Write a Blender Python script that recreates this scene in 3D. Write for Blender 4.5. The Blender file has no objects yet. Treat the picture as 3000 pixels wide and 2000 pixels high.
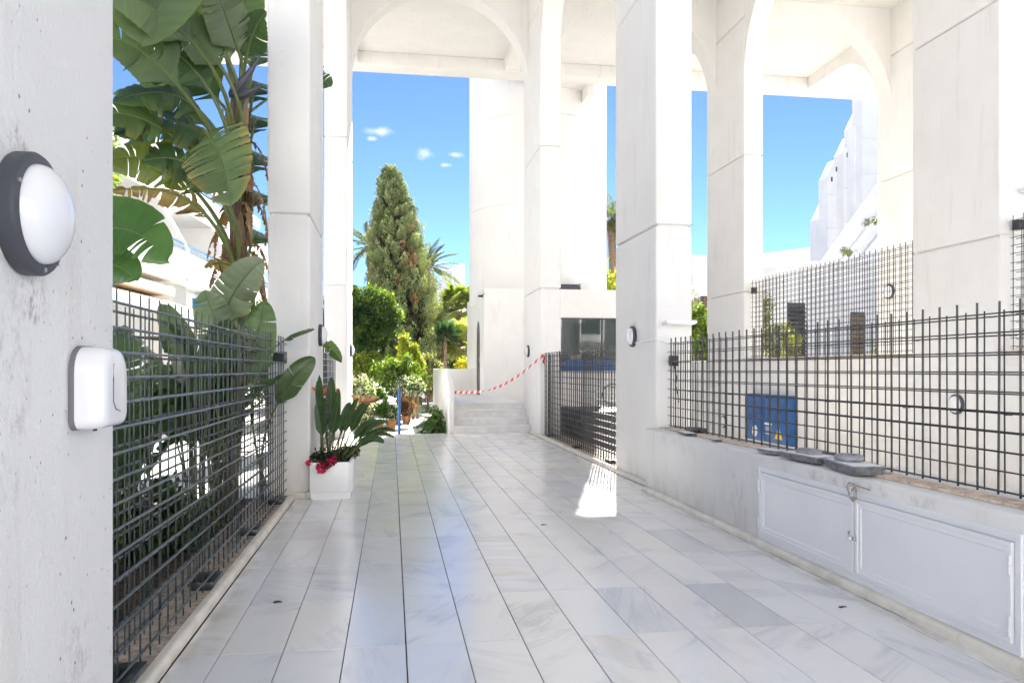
import bpy, bmesh, math, random
import numpy as np
from mathutils import Vector, Matrix
R = math.radians
scn = bpy.context.scene
COL = scn.collection
# ------------------------------------------------------------------ camera
cam = bpy.data.objects.new('camera', bpy.data.cameras.new('camera'))
COL.objects.link(cam)
cam.location = (0, 0, 1.4)
cam.rotation_euler = (R(90), 0, R(-8.74))
cam.data.sensor_width = 36
cam.data.lens = 27.48
cam.data.shift_y = 0.0273
cam.data.clip_start = 0.05
cam.data.clip_end = 3000
scn.camera = cam
# ------------------------------------------------------------------ light
SUN_AZ, SUN_EL = R(16.4), R(32.2)                 # azimuth clockwise from +Y
SUN = Vector((math.sin(SUN_AZ)*math.cos(SUN_EL), math.cos(SUN_AZ)*math.cos(SUN_EL), math.sin(SUN_EL)))
w = bpy.data.worlds.new('World'); scn.world = w; w.use_nodes = True
wn = w.node_tree; wn.nodes.clear()
def wnode(t, **k):
    n = wn.nodes.new(t)
    for a, b in k.items(): setattr(n, a, b)
    return n
sky = wnode('ShaderNodeTexSky', sky_type='NISHITA', sun_disc=False)
sky.sun_elevation = SUN_EL; sky.sun_rotation = SUN_AZ
sky.air_density = 0.47; sky.dust_density = 0.0; sky.ozone_density = 5.0; sky.altitude = 0
tc = wnode('ShaderNodeTexCoord')
noi = wnode('ShaderNodeTexNoise'); noi.inputs['Scale'].default_value = 34; noi.inputs['Detail'].default_value = 8; noi.inputs['Roughness'].default_value = .62
wn.links.new(tc.outputs['Generated'], noi.inputs['Vector'])
acc = None
for az, el, wa, we in ((-.9, 16.7, 1.35, .42), (-1.4, 16.2, .5, .25), (2.5, 15.3, 1.0, .62), (4.6, 15.3, .95, .30), (3.9, 14.6, .6, .24), (-150, 30, 3, .9)):
    c = Vector((math.sin(R(az))*math.cos(R(el)), math.cos(R(az))*math.cos(R(el)), math.sin(R(el))))
    sub = wnode('ShaderNodeVectorMath', operation='SUBTRACT'); sub.inputs[1].default_value = c
    wn.links.new(tc.outputs['Generated'], sub.inputs[0])
    mul = wnode('ShaderNodeVectorMath', operation='MULTIPLY'); mul.inputs[1].default_value = (1/R(wa), 1/R(wa), 1/R(we))
    wn.links.new(sub.outputs[0], mul.inputs[0])
    ln = wnode('ShaderNodeVectorMath', operation='LENGTH'); wn.links.new(mul.outputs[0], ln.inputs[0])
    mr = wnode('ShaderNodeMapRange'); mr.inputs[1].default_value = 0; mr.inputs[2].default_value = 1.5; mr.inputs[3].default_value = 1; mr.inputs[4].default_value = 0
    wn.links.new(ln.outputs['Value'], mr.inputs[0])
    if acc is None: acc = mr.outputs[0]
    else:
        mx = wnode('ShaderNodeMath', operation='MAXIMUM'); wn.links.new(acc, mx.inputs[0]); wn.links.new(mr.outputs[0], mx.inputs[1]); acc = mx.outputs[0]
ad = wnode('ShaderNodeMath', operation='MULTIPLY_ADD'); ad.inputs[1].default_value = 1.5
wn.links.new(noi.outputs['Fac'], ad.inputs[0])
s2 = wnode('ShaderNodeMath', operation='MULTIPLY'); s2.inputs[1].default_value = 1.0; wn.links.new(acc, s2.inputs[0])
wn.links.new(s2.outputs[0], ad.inputs[2])
cr = wnode('ShaderNodeMapRange', interpolation_type='SMOOTHSTEP'); cr.inputs[1].default_value = 1.18; cr.inputs[2].default_value = 2.05
wn.links.new(ad.outputs[0], cr.inputs[0])
gate = wnode('ShaderNodeMath', operation='GREATER_THAN'); gate.inputs[1].default_value = .001; wn.links.new(acc, gate.inputs[0])
gm = wnode('ShaderNodeMath', operation='MULTIPLY'); wn.links.new(cr.outputs[0], gm.inputs[0]); wn.links.new(gate.outputs[0], gm.inputs[1])
mixc = wnode('ShaderNodeMix', data_type='RGBA')
wn.links.new(gm.outputs[0], mixc.inputs[0]); wn.links.new(sky.outputs[0], mixc.inputs[6]); mixc.inputs[7].default_value = (5.2, 5.4, 5.8, 1)
bg = wnode('ShaderNodeBackground'); bg.inputs['Strength'].default_value = 0.05
wn.links.new(mixc.outputs[2], bg.inputs['Color'])
wo = wnode('ShaderNodeOutputWorld'); wn.links.new(bg.outputs[0], wo.inputs['Surface'])
sl = bpy.data.lights.new('sun', 'SUN'); sl.energy = 5.0; sl.angle = R(0.53); sl.color = (1, .955, .885)
so = bpy.data.objects.new('sun', sl); COL.objects.link(so); so.rotation_euler = SUN.to_track_quat('Z', 'Y').to_euler()
vs = scn.view_settings; vs.view_transform = 'Standard'; vs.look = 'None'; vs.gamma = 1; vs.use_curve_mapping = False
vs.exposure = 2.4
scn.cycles.use_adaptive_sampling = True; scn.cycles.adaptive_threshold = .03; scn.cycles.max_bounces = 6; scn.cycles.diffuse_bounces = 5; scn.cycles.glossy_bounces = 3; scn.cycles.transmission_bounces = 3; scn.cycles.transparent_max_bounces = 4
# ------------------------------------------------------------------ materials
class NT:
    def __init__(s, name):
        s.m = bpy.data.materials.new(name); s.m.use_nodes = True; s.t = s.m.node_tree
        s.b = s.t.nodes['Principled BSDF']; s.out = s.t.nodes['Material Output']
    def n(s, t, **k):
        x = s.t.nodes.new(t)
        for a, b in k.items(): setattr(x, a, b)
        return x
    def l(s, a, b): s.t.links.new(a, b)
    def noise(s, vec, scale, detail=4, rough=.55, dist=0):
        n = s.n('ShaderNodeTexNoise'); n.inputs['Scale'].default_value = scale; n.inputs['Detail'].default_value = detail
        n.inputs['Roughness'].default_value = rough; n.inputs['Distortion'].default_value = dist; s.l(vec, n.inputs['Vector']); return n.outputs['Fac']
    def ramp(s, f, a, b, lo=0., hi=1.):
        n = s.n('ShaderNodeMapRange', interpolation_type='SMOOTHSTEP'); s.l(f, n.inputs[0])
        for i, v in zip((1, 2, 3, 4), (a, b, lo, hi)): n.inputs[i].default_value = v
        return n.outputs[0]
    def math(s, op, a, b):
        n = s.n('ShaderNodeMath', operation=op)
        for i, v in enumerate((a, b)):
            if isinstance(v, (int, float)): n.inputs[i].default_value = v
            else: s.l(v, n.inputs[i])
        return n.outputs[0]
    def mix(s, f, a, b):
        n = s.n('ShaderNodeMix', data_type='RGBA')
        for i, v in ((0, f), (6, a), (7, b)):
            if isinstance(v, (int, float)): n.inputs[i].default_value = v
            elif isinstance(v, tuple): n.inputs[i].default_value = v if len(v) == 4 else v + (1,)
            else: s.l(v, n.inputs[i])
        return n.outputs[2]
    def bump(s, h, strength, dist=.01):
        n = s.n('ShaderNodeBump'); n.inputs['Strength'].default_value = strength; n.inputs['Distance'].default_value = dist
        s.l(h, n.inputs['Height']); s.l(n.outputs[0], s.b.inputs['Normal'])
    def pos(s): return s.n('ShaderNodeNewGeometry').outputs['Position']
    def vmul(s, v, k):
        n = s.n('ShaderNodeVectorMath', operation='MULTIPLY'); s.l(v, n.inputs[0]); n.inputs[1].default_value = k; return n.outputs[0]
    def vadd(s, v, k):
        n = s.n('ShaderNodeVectorMath', operation='ADD'); s.l(v, n.inputs[0])
        if isinstance(k, tuple): n.inputs[1].default_value = k
        else: s.l(k, n.inputs[1])
        return n.outputs[0]
    def blob(s, c, r, p=None):
        p = p or s.pos(); a = s.vmul(s.vadd(p, (-c[0], -c[1], -c[2])), (1/r[0], 1/r[1], 1/r[2]))
        n = s.n('ShaderNodeVectorMath', operation='LENGTH'); s.l(a, n.inputs[0]); return s.ramp(n.outputs['Value'], 1, .15)
def simple(name, c, rough=.5, metal=0., spec=.5, var=.0, vs_=8, bump=0., bs=40, coat=0):
    k = NT(name); k.b.inputs['Roughness'].default_value = rough; k.b.inputs['Metallic'].default_value = metal
    k.b.inputs['Specular IOR Level'].default_value = spec; k.b.inputs['Coat Weight'].default_value = coat
    if var:
        f = k.noise(k.pos(), vs_, 3)
        k.l(k.mix(k.ramp(f, .3, .7), tuple(x*(1-var) for x in c), tuple(min(1, x*(1+var)) for x in c)), k.b.inputs['Base Color'])
    else: k.b.inputs['Base Color'].default_value = tuple(c)+(1,)
    if bump: k.bump(k.noise(k.pos(), bs, 3), bump)
    return k.m
def plaster(name, c=(.80, .785, .76), pits=.5, streak=0., stain=(), base_dirt=False, bump=.25, lite=False):
    k = NT(name); p = k.pos()
    f = k.noise(p, 1.7, 3, .6); col = k.mix(k.ramp(f, .3, .75), tuple(x*.955 for x in c), c)
    f2 = k.noise(k.vmul(p, (7, 7, .9)), 1.0, 3, .6)
    col = k.mix(k.math('MULTIPLY', k.ramp(f2, .54, .78), .3), col, (.58, .53, .46))
    k.b.inputs['Roughness'].default_value = .75; k.b.inputs['Specular IOR Level'].default_value = .3
    if lite:
        k.l(col, k.b.inputs['Base Color']); return k.m
    v = k.n('ShaderNodeTexVoronoi', feature='F1'); v.inputs['Scale'].default_value = 17; v.inputs['Randomness'].default_value = 1
    k.l(p, v.inputs['Vector'])
    sel = k.n('ShaderNodeSeparateColor'); k.l(v.outputs['Color'], sel.inputs[0])
    dot = k.math('MULTIPLY', k.ramp(v.outputs['Distance'], .11, .06), k.ramp(sel.outputs[0], 1-.16*pits, 1-.13*pits))
    dot = k.math('MULTIPLY', dot, k.ramp(k.noise(p, 2.3, 1), .42, .56))
    col = k.mix(k.math('MULTIPLY', dot, .8), col, (.16, .13, .11))
    if streak:
        v2 = k.n('ShaderNodeTexVoronoi', feature='F1'); v2.inputs['Scale'].default_value = 52; k.l(k.vmul(p, (1, 1, .8)), v2.inputs['Vector'])
        s2 = k.n('ShaderNodeSeparateColor'); k.l(v2.outputs['Color'], s2.inputs[0])
        d2 = k.math('MULTIPLY', k.ramp(v2.outputs['Distance'], .22, .10), k.ramp(s2.outputs[1], .90, .93))
        d2 = k.math('MULTIPLY', d2, k.ramp(k.noise(p, 4.3, 2), .45, .6)); dot = k.math('MAXIMUM', dot, d2)
        col = k.mix(k.math('MULTIPLY', d2, .75), col, (.2, .16, .13))
    if base_dirt:
        z = k.n('ShaderNodeSeparateXYZ'); k.l(p, z.inputs[0])
        d = k.math('MULTIPLY', k.ramp(z.outputs[2], .5, .0), k.ramp(k.noise(k.vmul(p, (3, 3, 1.2)), 2, 3), .4, .75))
        col = k.mix(k.math('MULTIPLY', d, .4), col, (.52, .44, .34))
    for (cc, rr, am, sc) in stain:
        b = k.math('MULTIPLY', k.blob(cc, rr, p), k.ramp(k.noise(k.vmul(p, (1, 1, .6)), sc, 6, .72), .48, .66))
        col = k.mix(k.math('MULTIPLY', b, am), col, (.17, .13, .09))
    k.l(col, k.b.inputs['Base Color'])
    h = k.noise(p, 55, 2, .65)
    if streak:
        h2 = k.noise(k.vmul(p, (1, 42, 20)), 1.0, 4, .65, 1.2); h = k.math('ADD', h, k.math('MULTIPLY', h2, streak))
        h = k.math('SUBTRACT', h, k.math('MULTIPLY', dot, 1.8))
    k.bump(h, bump, .012)
    return k.m
M = {}
def fibre():
    k = NT('fibrous_stem'); p = k.pos(); f = k.noise(k.vmul(p, (46, 46, 5)), 1, 3)
    k.l(k.mix(k.ramp(f, .35, .65), (.075, .045, .035), (.24, .165, .12)), k.b.inputs['Base Color']); k.b.inputs['Roughness'].default_value = .85; k.bump(f, .8, .02); return k.m
M['plaster'] = plaster('white_plaster', base_dirt=True)
M['plaster_clean'] = plaster('painted_concrete', lite=True)
M['plaster_rough'] = plaster('rough_plaster', c=(.83, .82, .80), pits=1.5, streak=1.1, bump=.42,
    stain=(((-.885, 2.1, 1.58), (.1, .13, .11), .75, 30), ((-.885, 2.02, 1.94), (.1, .11, .08), .55, 26), ((-.885, 2.0, 1.35), (.1, .13, .42), .35, 16),
           ((-.885, 2.4, .55), (.1, .2, .3), .3, 22)))
M['plaster_low'] = plaster('parapet_plaster', c=(.79, .775, .75), pits=.9, base_dirt=True, bump=.4,
    stain=(((2.91, 7.6, .62), (.1, 1.2, .12), .2, 7), ((2.91, 4.6, .66), (.1, 1.6, .06), .35, 9), ((2.91, 6.3, .35), (.1, .35, .35), .22, 16)))
# marble
def marble(name, rough=.16, tile=True, vein_amt=1.):
    k = NT(name); oi = k.n('ShaderNodeObjectInfo'); p = k.pos()
    cmb = k.n('ShaderNodeCombineXYZ'); r = oi.outputs['Random']
    k.l(k.math('MULTIPLY', r, 61.7), cmb.inputs[0]); k.l(k.math('MULTIPLY', r, 23.1), cmb.inputs[1]); k.l(k.math('MULTIPLY', r, 97.3), cmb.inputs[2])
    rot = k.n('ShaderNodeVectorRotate', rotation_type='Z_AXIS'); k.l(k.vadd(p, cmb.outputs[0]), rot.inputs['Vector'])
    k.l(k.math('MULTIPLY', r, 2.6), rot.inputs['Angle']); q = rot.outputs[0]
    f = k.noise(k.vmul(q, (.9, 2.6, 1)), 1.0, 3, .5, .9)
    v = k.noise(k.vmul(q, (.9, 4.6, 1)), 1.0, 4, .55, 1.5)
    vein = k.math('SUBTRACT', 1, k.ramp(k.math('ABSOLUTE', k.math('SUBTRACT', v, .5), 0), .0, .06))
    r2 = k.math('FRACT', k.math('MULTIPLY', r, 17.31), 0); r3 = k.math('FRACT', k.math('MULTIPLY', r, 91.7), 0)
    col = k.mix(k.math('MULTIPLY', k.ramp(f, .46, .80), .8*vein_amt), (.875, .87, .865), (.70, .71, .74))
    col = k.mix(k.math('MULTIPLY', vein, k.math('MULTIPLY', k.ramp(f, .42, .66), .38*vein_amt)), col, (.52, .55, .61))
    col = k.mix(k.math('MULTIPLY', k.ramp(r2, .45, 1), .26*vein_amt), col, (.70, .71, .74))
    col = k.mix(k.math('MULTIPLY', k.ramp(r3, .82, .95), k.math('MULTIPLY', k.ramp(v, .5, .75), .4)), col, (.68, .58, .46))
    if tile and vein_amt == 1:
        sx = k.n('ShaderNodeSeparateXYZ'); k.l(p, sx.inputs[0]); gr = k.math('MAXIMUM', k.ramp(sx.outputs[0], -.82, -1.02), k.ramp(sx.outputs[0], 2.66, 2.86))
        gr = k.math('MULTIPLY', gr, k.ramp(k.noise(k.vmul(p, (3, 1.4, 1)), 2.2, 4), .38, .68)); col = k.mix(k.math('MULTIPLY', gr, .5), col, (.50, .44, .35))
        sc_ = k.math('MULTIPLY', k.ramp(k.noise(p, .8, 4, .6), .5, .72), .16); col = k.mix(sc_, col, (.60, .58, .55))
    mul = k.n('ShaderNodeMix', data_type='RGBA', blend_type='MULTIPLY'); mul.inputs[0].default_value = 1
    k.l(col, mul.inputs[6]); k.l(oi.outputs['Color'], mul.inputs[7]); k.l(mul.outputs[2], k.b.inputs['Base Color'])
    k.l(k.ramp(k.noise(p, 3.2, 3), .3, .75, rough*.72, rough*1.2), k.b.inputs['Roughness'])
    k.b.inputs['Specular IOR Level'].default_value = .38
    k.bump(k.noise(p, 5, 1), .05, .004)
    return k.m
M['marble'] = marble('marble_tile', .2)
M['marble_step'] = marble('marble_step', .2, vein_amt=.25)
M['tread'] = simple('white_stone_tread', (.80, .80, .80), .3, var=.04, vs_=2)
M['riser'] = simple('stone_riser', (.74, .72, .70), .45, var=.10, vs_=4)
M['kerb'] = simple('bullnose_tile', (.70, .66, .58), .35, var=.12, vs_=5, bump=.05)
M['grout'] = simple('dark_grout', (.08, .075, .075), .9)
M['concrete'] = simple('rough_concrete', (.40, .33, .27), .95, var=.3, vs_=22, bump=.9, bs=35)
M['brick'] = simple('tan_brick', (.66, .54, .43), .9, var=.22, vs_=16, bump=.5, bs=60)
M['bed'] = simple('mortar_bed', (.66, .57, .48), .95, var=.2, vs_=14, bump=.8, bs=35)
M['black_metal'] = simple('black_painted_steel', (.016, .015, .016), .38, 0, .5, var=.35, vs_=30)
M['green_metal'] = simple('dark_green_steel', (.022, .03, .03), .3, 0, .6, var=.3, vs_=30)
M['rail_metal'] = simple('teal_rail_steel', (.05, .062, .066), .28, 0, .6, var=.3, vs_=25)  # lighter grey-teal than the fence uprights
M['dark_grey'] = simple('charcoal_plastic', (.055, .06, .075), .5, bump=.15, bs=400)
M['opal'] = simple('opal_glass', (.78, .79, .81), .12, coat=.6)
M['white_plastic'] = simple('white_gloss_plastic', (.82, .82, .84), .18, coat=.3)
M['grey_plastic'] = simple('grey_plastic', (.17, .17, .19), .5)
M['white_metal'] = simple('white_enamel', (.80, .81, .83), .32, var=.02, vs_=3)
M['grey_metal'] = simple('galvanised_grey', (.30, .31, .33), .45, .35, var=.25, vs_=14)
M['dark_tray'] = simple('weathered_grey_plastic', (.17, .175, .18), .55, var=.35, vs_=20)
M['chrome'] = simple('bare_steel', (.5, .5, .5), .3, 1.)
M['rope'] = simple('dirty_cord', (.38, .33, .26), .9, var=.2, vs_=60)
M['blue'] = simple('blue_paint', (.015, .10, .30), .4, var=.12, vs_=9)
M['blue_light'] = simple('blue_rail_paint', (.04, .22, .50), .45)
M['yellow'] = simple('warning_yellow', (.85, .52, .02), .5)
M['white_paint'] = simple('white_paint', (.80, .80, .79), .6, var=.03, vs_=2)
M['bldg'] = simple('white_render', (.80, .79, .77), .8, var=.04, vs_=.8)
M['terracotta'] = simple('terracotta', (.50, .22, .11), .8, var=.18, vs_=18, bump=.2)
M['soil'] = simple('soil', (.09, .06, .04), 1, var=.4, vs_=20, bump=.9, bs=40)
M['paving'] = simple('pale_paving', (.44, .42, .39), .8, var=.08, vs_=2.5, bump=.15)
M['path'] = simple('pale_stone_path', (.60, .59, .57), .8, var=.06, vs_=2)
M['garden_paving'] = simple('garden_paving', (.60, .595, .58), .8, var=.08, vs_=2)
M['bounce_ground'] = simple('bounce_paving', (.72, .71, .69), .8, var=.06, vs_=1.2)
M['ground'] = simple('pale_ground', (.46, .43, .39), .9, var=.08, vs_=.6)
M['bark'] = simple('bark', (.16, .11, .075), .95, var=.35, vs_=24, bump=.8, bs=50)
M['palm_trunk'] = simple('palm_trunk', (.24, .16, .11), .95, var=.35, vs_=14, bump=1., bs=30)
M['fibre'] = fibre()
M['awning'] = simple('cream_awning', (.72, .62, .50), .8)
M['cloth'] = simple('white_cloth', (.82, .82, .82), .8, var=.02)
M['slate'] = simple('slate_louvre', (.035, .037, .045), .5)
M['wood'] = simple('grey_wood_door', (.12, .11, .10), .7, var=.3, vs_=20)
M['red_tape'] = simple('red_tape', (.62, .03, .03), .4)
M['white_tape'] = simple('white_tape', (.85, .82, .80), .4)
M['reed'] = simple('reed_screen', (.20, .14, .09), .9, var=.4, vs_=40)
M['tower'] = plaster('tower_render', c=(.82, .81, .795), lite=True)
def glassy():
    k = NT('tinted_glass'); k.b.inputs['Base Color'].default_value = (.035, .05, .048, 1); k.b.inputs['Roughness'].default_value = .03
    k.b.inputs['Specular IOR Level'].default_value = .9; k.b.inputs['Coat Weight'].default_value = 1; k.b.inputs['Coat Roughness'].default_value = .02
    return k.m
M['glass'] = glassy()
def foliage(name, rough=.5, trans=.35, spec=.4, stripe=False):
    k = NT(name); a = k.n('ShaderNodeAttribute', attribute_name='col'); k.l(a.outputs['Color'], k.b.inputs['Base Color'])
    k.b.inputs['Roughness'].default_value = rough; k.b.inputs['Specular IOR Level'].default_value = spec
    tr = k.n('ShaderNodeBsdfTranslucent')
    mm = k.n('ShaderNodeMix', data_type='RGBA', blend_type='MULTIPLY'); mm.inputs[0].default_value = 1
    k.l(a.outputs['Color'], mm.inputs[6]); mm.inputs[7].default_value = (1.5, 1.55, .6, 1); k.l(mm.outputs[2], tr.inputs['Color'])
    ms = k.n('ShaderNodeMixShader'); ms.inputs[0].default_value = trans
    k.l(k.b.outputs[0], ms.inputs[1]); k.l(tr.outputs[0], ms.inputs[2]); k.l(ms.outputs[0], k.out.inputs['Surface'])
    return k.m
M['leaf'] = foliage('small_leaves'); M['bigleaf'] = foliage('paddle_leaf', .34, .38, .55); M['needle'] = foliage('cypress_spray', .7, .12, .2)
M['petal'] = foliage('petals', .5, .3)
# ------------------------------------------------------------------ helpers
def tag(o, label=None, cat=None, group=None, kind=None):
    for k, v in (('label', label), ('category', cat), ('group', group), ('kind', kind)):
        if v: o[k] = v
    return o
def thing(name, label, cat, loc=(0, 0, 0), group=None):
    o = bpy.data.objects.new(name, None); COL.objects.link(o); o.location = loc; o.empty_display_size = .1
    return tag(o, label, cat, group)
def link(name, me, mat, parent=None, world=True):
    o = bpy.data.objects.new(name, me); COL.objects.link(o)
    if mat and not me.materials: me.materials.append(M[mat] if isinstance(mat, str) else mat)
    if parent:
        o.parent = parent
        if world: o.matrix_parent_inverse = PINV(parent)
    return o
def PINV(p):
    def W(o): return o.matrix_basis.copy() if not o.parent else W(o.parent) @ o.matrix_parent_inverse @ o.matrix_basis
    return W(p).inverted()
def smooth(me, ang=40):
    me.polygons.foreach_set('use_smooth', [True]*len(me.polygons)); me.set_sharp_from_angle(angle=R(ang))
def raw(name, v, f, mat, parent=None, sm=False, cols=None):
    me = bpy.data.meshes.new(name); me.from_pydata([tuple(x) for x in v], [], [tuple(x) for x in f]); me.update()
    if cols is not None:
        at = me.attributes.new('col', 'FLOAT_COLOR', 'POINT'); c = np.ones((len(v), 4), np.float32); c[:, :3] = cols; at.data.foreach_set('color', c.ravel())
    if sm: smooth(me)
    return link(name, me, mat, parent)
def bmobj(name, bm, mat, parent=None, sm=0):
    bmesh.ops.recalc_face_normals(bm, faces=bm.faces[:])
    me = bpy.data.meshes.new(name); bm.to_mesh(me); bm.free()
    if sm: smooth(me, sm)
    return link(name, me, mat, parent)
def bm_box(bm, x0, x1, y0, y1, z0, z1):
    v = [bm.verts.new((x, y, z)) for x in (x0, x1) for y in (y0, y1) for z in (z0, z1)]
    for q in ((0, 1, 3, 2), (4, 6, 7, 5), (0, 4, 5, 1), (2, 3, 7, 6), (0, 2, 6, 4), (1, 5, 7, 3)): bm.faces.new([v[i] for i in q])
def box(name, x0, x1, y0, y1, z0, z1, mat, parent=None, bev=0, seg=2):
    bm = bmesh.new(); bm_box(bm, x0, x1, y0, y1, z0, z1)
    if bev: bmesh.ops.bevel(bm, geom=bm.edges[:], offset=bev, segments=seg, affect='EDGES', profile=.5)
    return bmobj(name, bm, mat, parent, 35 if bev else 0)
def prism(name, poly, axis, c0, c1, mat, parent=None, bev=0):
    bm = bmesh.new()
    def P(a, b, c): return (c, a, b) if axis == 'X' else (a, c, b) if axis == 'Y' else (a, b, c)
    A = [bm.verts.new(P(a, b, c0)) for a, b in poly]; B = [bm.verts.new(P(a, b, c1)) for a, b in poly]
    bm.faces.new(A); bm.faces.new(B[::-1]); n = len(poly)
    for i in range(n): bm.faces.new((A[i], B[i], B[(i+1) % n], A[(i+1) % n]))
    if bev: bmesh.ops.bevel(bm, geom=bm.edges[:], offset=bev, segments=2, affect='EDGES', profile=.5)
    return bmobj(name, bm, mat, parent, 35 if bev else 0)
def lathe(prof, n=40, axis='Z'):
    v, f = [], []
    for r, z in prof:
        for i in range(n):
            a = 2*math.pi*i/n; v.append((r*math.cos(a), r*math.sin(a), z))
    for j in range(len(prof)-1):
        for i in range(n): f.append((j*n+i, j*n+(i+1) % n, (j+1)*n+(i+1) % n, (j+1)*n+i))
    f.append(tuple(range((len(prof)-1)*n, len(prof)*n))); f.append(tuple(range(n))[::-1])
    if axis == 'X': v = [(z, y, -x) for x, y, z in v]
    return v, f
def tube(pts, rad, n=7, cap=True):
    v, f = [], []; pts = [Vector(p) for p in pts]; m = len(pts)
    for i, p in enumerate(pts):
        t = (pts[min(i+1, m-1)]-pts[max(i-1, 0)]).normalized()
        a = t.cross(Vector((0, 0, 1)));  a = a.normalized() if a.length > .05 else Vector((1, 0, 0)); b = t.cross(a).normalized()
        r = rad[i] if isinstance(rad, (list, tuple)) else rad
        for k in range(n):
            an = 2*math.pi*k/n; v.append(p+a*(r*math.cos(an))+b*(r*math.sin(an)))
    for i in range(m-1):
        for k in range(n): f.append((i*n+k, i*n+(k+1) % n, (i+1)*n+(k+1) % n, (i+1)*n+k))
    if cap: f.append(tuple(range(n))[::-1]); f.append(tuple(range((m-1)*n, m*n)))
    return v, f
def tubeobj(name, pts, rad, mat, parent=None, n=7, col=None):
    v, f = tube(pts, rad, n); return raw(name, v, f, mat, parent, True, None if col is None else np.tile(np.array(col), (len(v), 1)))
def arch_wall(name, a0, a1, zs, zt, c0, c1, axis, mat, parent, seg=28, rz=None):
    """wall with a round arch cut out below; spans a0..a1 along the axis, c0..c1 thick"""
    ca, r = (a0+a1)/2, (a1-a0)/2; rz = rz or r
    lo = [(ca-r*math.cos(math.pi*i/seg), zs+rz*math.sin(math.pi*i/seg)) for i in range(seg+1)]
    bm = bmesh.new()
    def P(a, z, c): return (a, c, z) if axis == 'X' else (c, a, z)
    L = [[bm.verts.new(P(a, z, c)) for a, z in lo] for c in (c0, c1)]; T = [[bm.verts.new(P(a, zt, c)) for a, z in lo] for c in (c0, c1)]
    for i in range(seg):
        bm.faces.new((L[0][i], L[0][i+1], T[0][i+1], T[0][i])); bm.faces.new((L[1][i], T[1][i], T[1][i+1], L[1][i+1]))
        bm.faces.new((L[0][i], L[1][i], L[1][i+1], L[0][i+1])); bm.faces.new((T[0][i], T[0][i+1], T[1][i+1], T[1][i]))
    bm.faces.new((L[0][0], T[0][0], T[1][0], L[1][0])); bm.faces.new((L[0][-1], L[1][-1], T[1][-1], T[0][-1]))
    return bmobj(name, bm, mat, parent, 30)
rnd = random.Random(7)
# ------------------------------------------------------------------ ground, floor
def sheet(name, x0, x1, y0, y1, z, mat, label=None):
    o = raw(name, [(x0, y0, z), (x1, y0, z), (x1, y1, z), (x0, y1, z)], [(0, 1, 2, 3)], mat); return tag(o, kind='structure')
sheet('ground', -900, 900, -900, 1600, -.72, 'ground')
sheet('bounce_ground', -34, 34, -25.9, -.5, -.705, 'bounce_ground')  # pale ground added out of view behind the camera as bounce fill
tag(box('garden_terrace', -22, 1.18, 17.2, 46, -.70, -.16, 'garden_paving'), kind='structure')
tag(box('side_passage', 3.5, 7.6, -.4, 21.5, -.71, -.6, 'garden_paving'), kind='structure')
tag(box('upper_terrace', 8.0, 40, 10.5, 46, -.71, 1.5, 'paving'), kind='structure')
tag(box('side_garden', -22, -1.42, -.4, 17.15, -.71, -.10, 'garden_paving'), kind='structure')
floor = tag(box('corridor_floor', -1.36, 3.5, -9, 17.15, -.71, -.022, 'grout'), kind='structure')
xs = [-1.03]+[round(.07+.302*k, 4) for k in range(-3, 10)]
ys = [round(4.01+.86*k, 3) for k in range(-4, 16)]+[17.15]
def tile_mesh(w, l):
    bm = bmesh.new(); bm_box(bm, -w/2, w/2, -l/2, l/2, -.0215, 0)
    bmesh.ops.bevel(bm, geom=[e for e in bm.edges if all(abs(v.co.z) < 1e-6 for v in e.verts)], offset=.0012, segments=1, affect='EDGES')
    bmesh.ops.recalc_face_normals(bm, faces=bm.faces[:]); me = bpy.data.meshes.new('tile'); bm.to_mesh(me); bm.free(); me.materials.append(M['marble']); return me
tcache = {}
grey = {(1.882, 4.01): (.77, .80, .83), (1.278, 4.01): (.92, .94, .98), (-.232, 4.01): (.90, .93, .98), (2.184, 5.73): (.86, .88, .90), (1.882, 8.31): (.92, .94, .97)}
rt = random.Random(5)
for j in range(len(ys)-1):
    xr = xs+[2.86 if ys[j] < 8.5 else 2.985]
    for i in range(len(xr)-1):
        a, b, c, d = xr[i]+.0026, xr[i+1]-.0026, ys[j]+.0014, ys[j+1]-.0014
        if i == 4: a += .002
        key = (round(b-a, 3), round(d-c, 3))
        if key not in tcache: tcache[key] = tile_mesh(*key)
        o = bpy.data.objects.new('tile', tcache[key]); COL.objects.link(o); o.parent = floor
        o.location = ((a+b)/2, (c+d)/2, rt.uniform(-.0012, .0008))
        g = rt.uniform(.955, 1.0); t = rt.random(); o.color = (g*.985, g*.99, g, 1) if t < .7 else (g, g*.99, g*.965, 1)
        k = (round(xr[i], 3), round(ys[j], 2))
        for kk, cc in grey.items():
            if abs(kk[0]-k[0]) < .01 and abs(kk[1]-k[1]) < .01: o.color = cc+(1,)
o = link('tile', tile_mesh(.118, .395), None, floor); o.location = (2.924, 8.972, 0)
tag(box('rear_floor', -1.03, 2.86, -8.9, .566, -.0215, -.001, 'marble'), kind='structure')  # walkway floor carried on unseen behind the camera to bounce light
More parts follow.
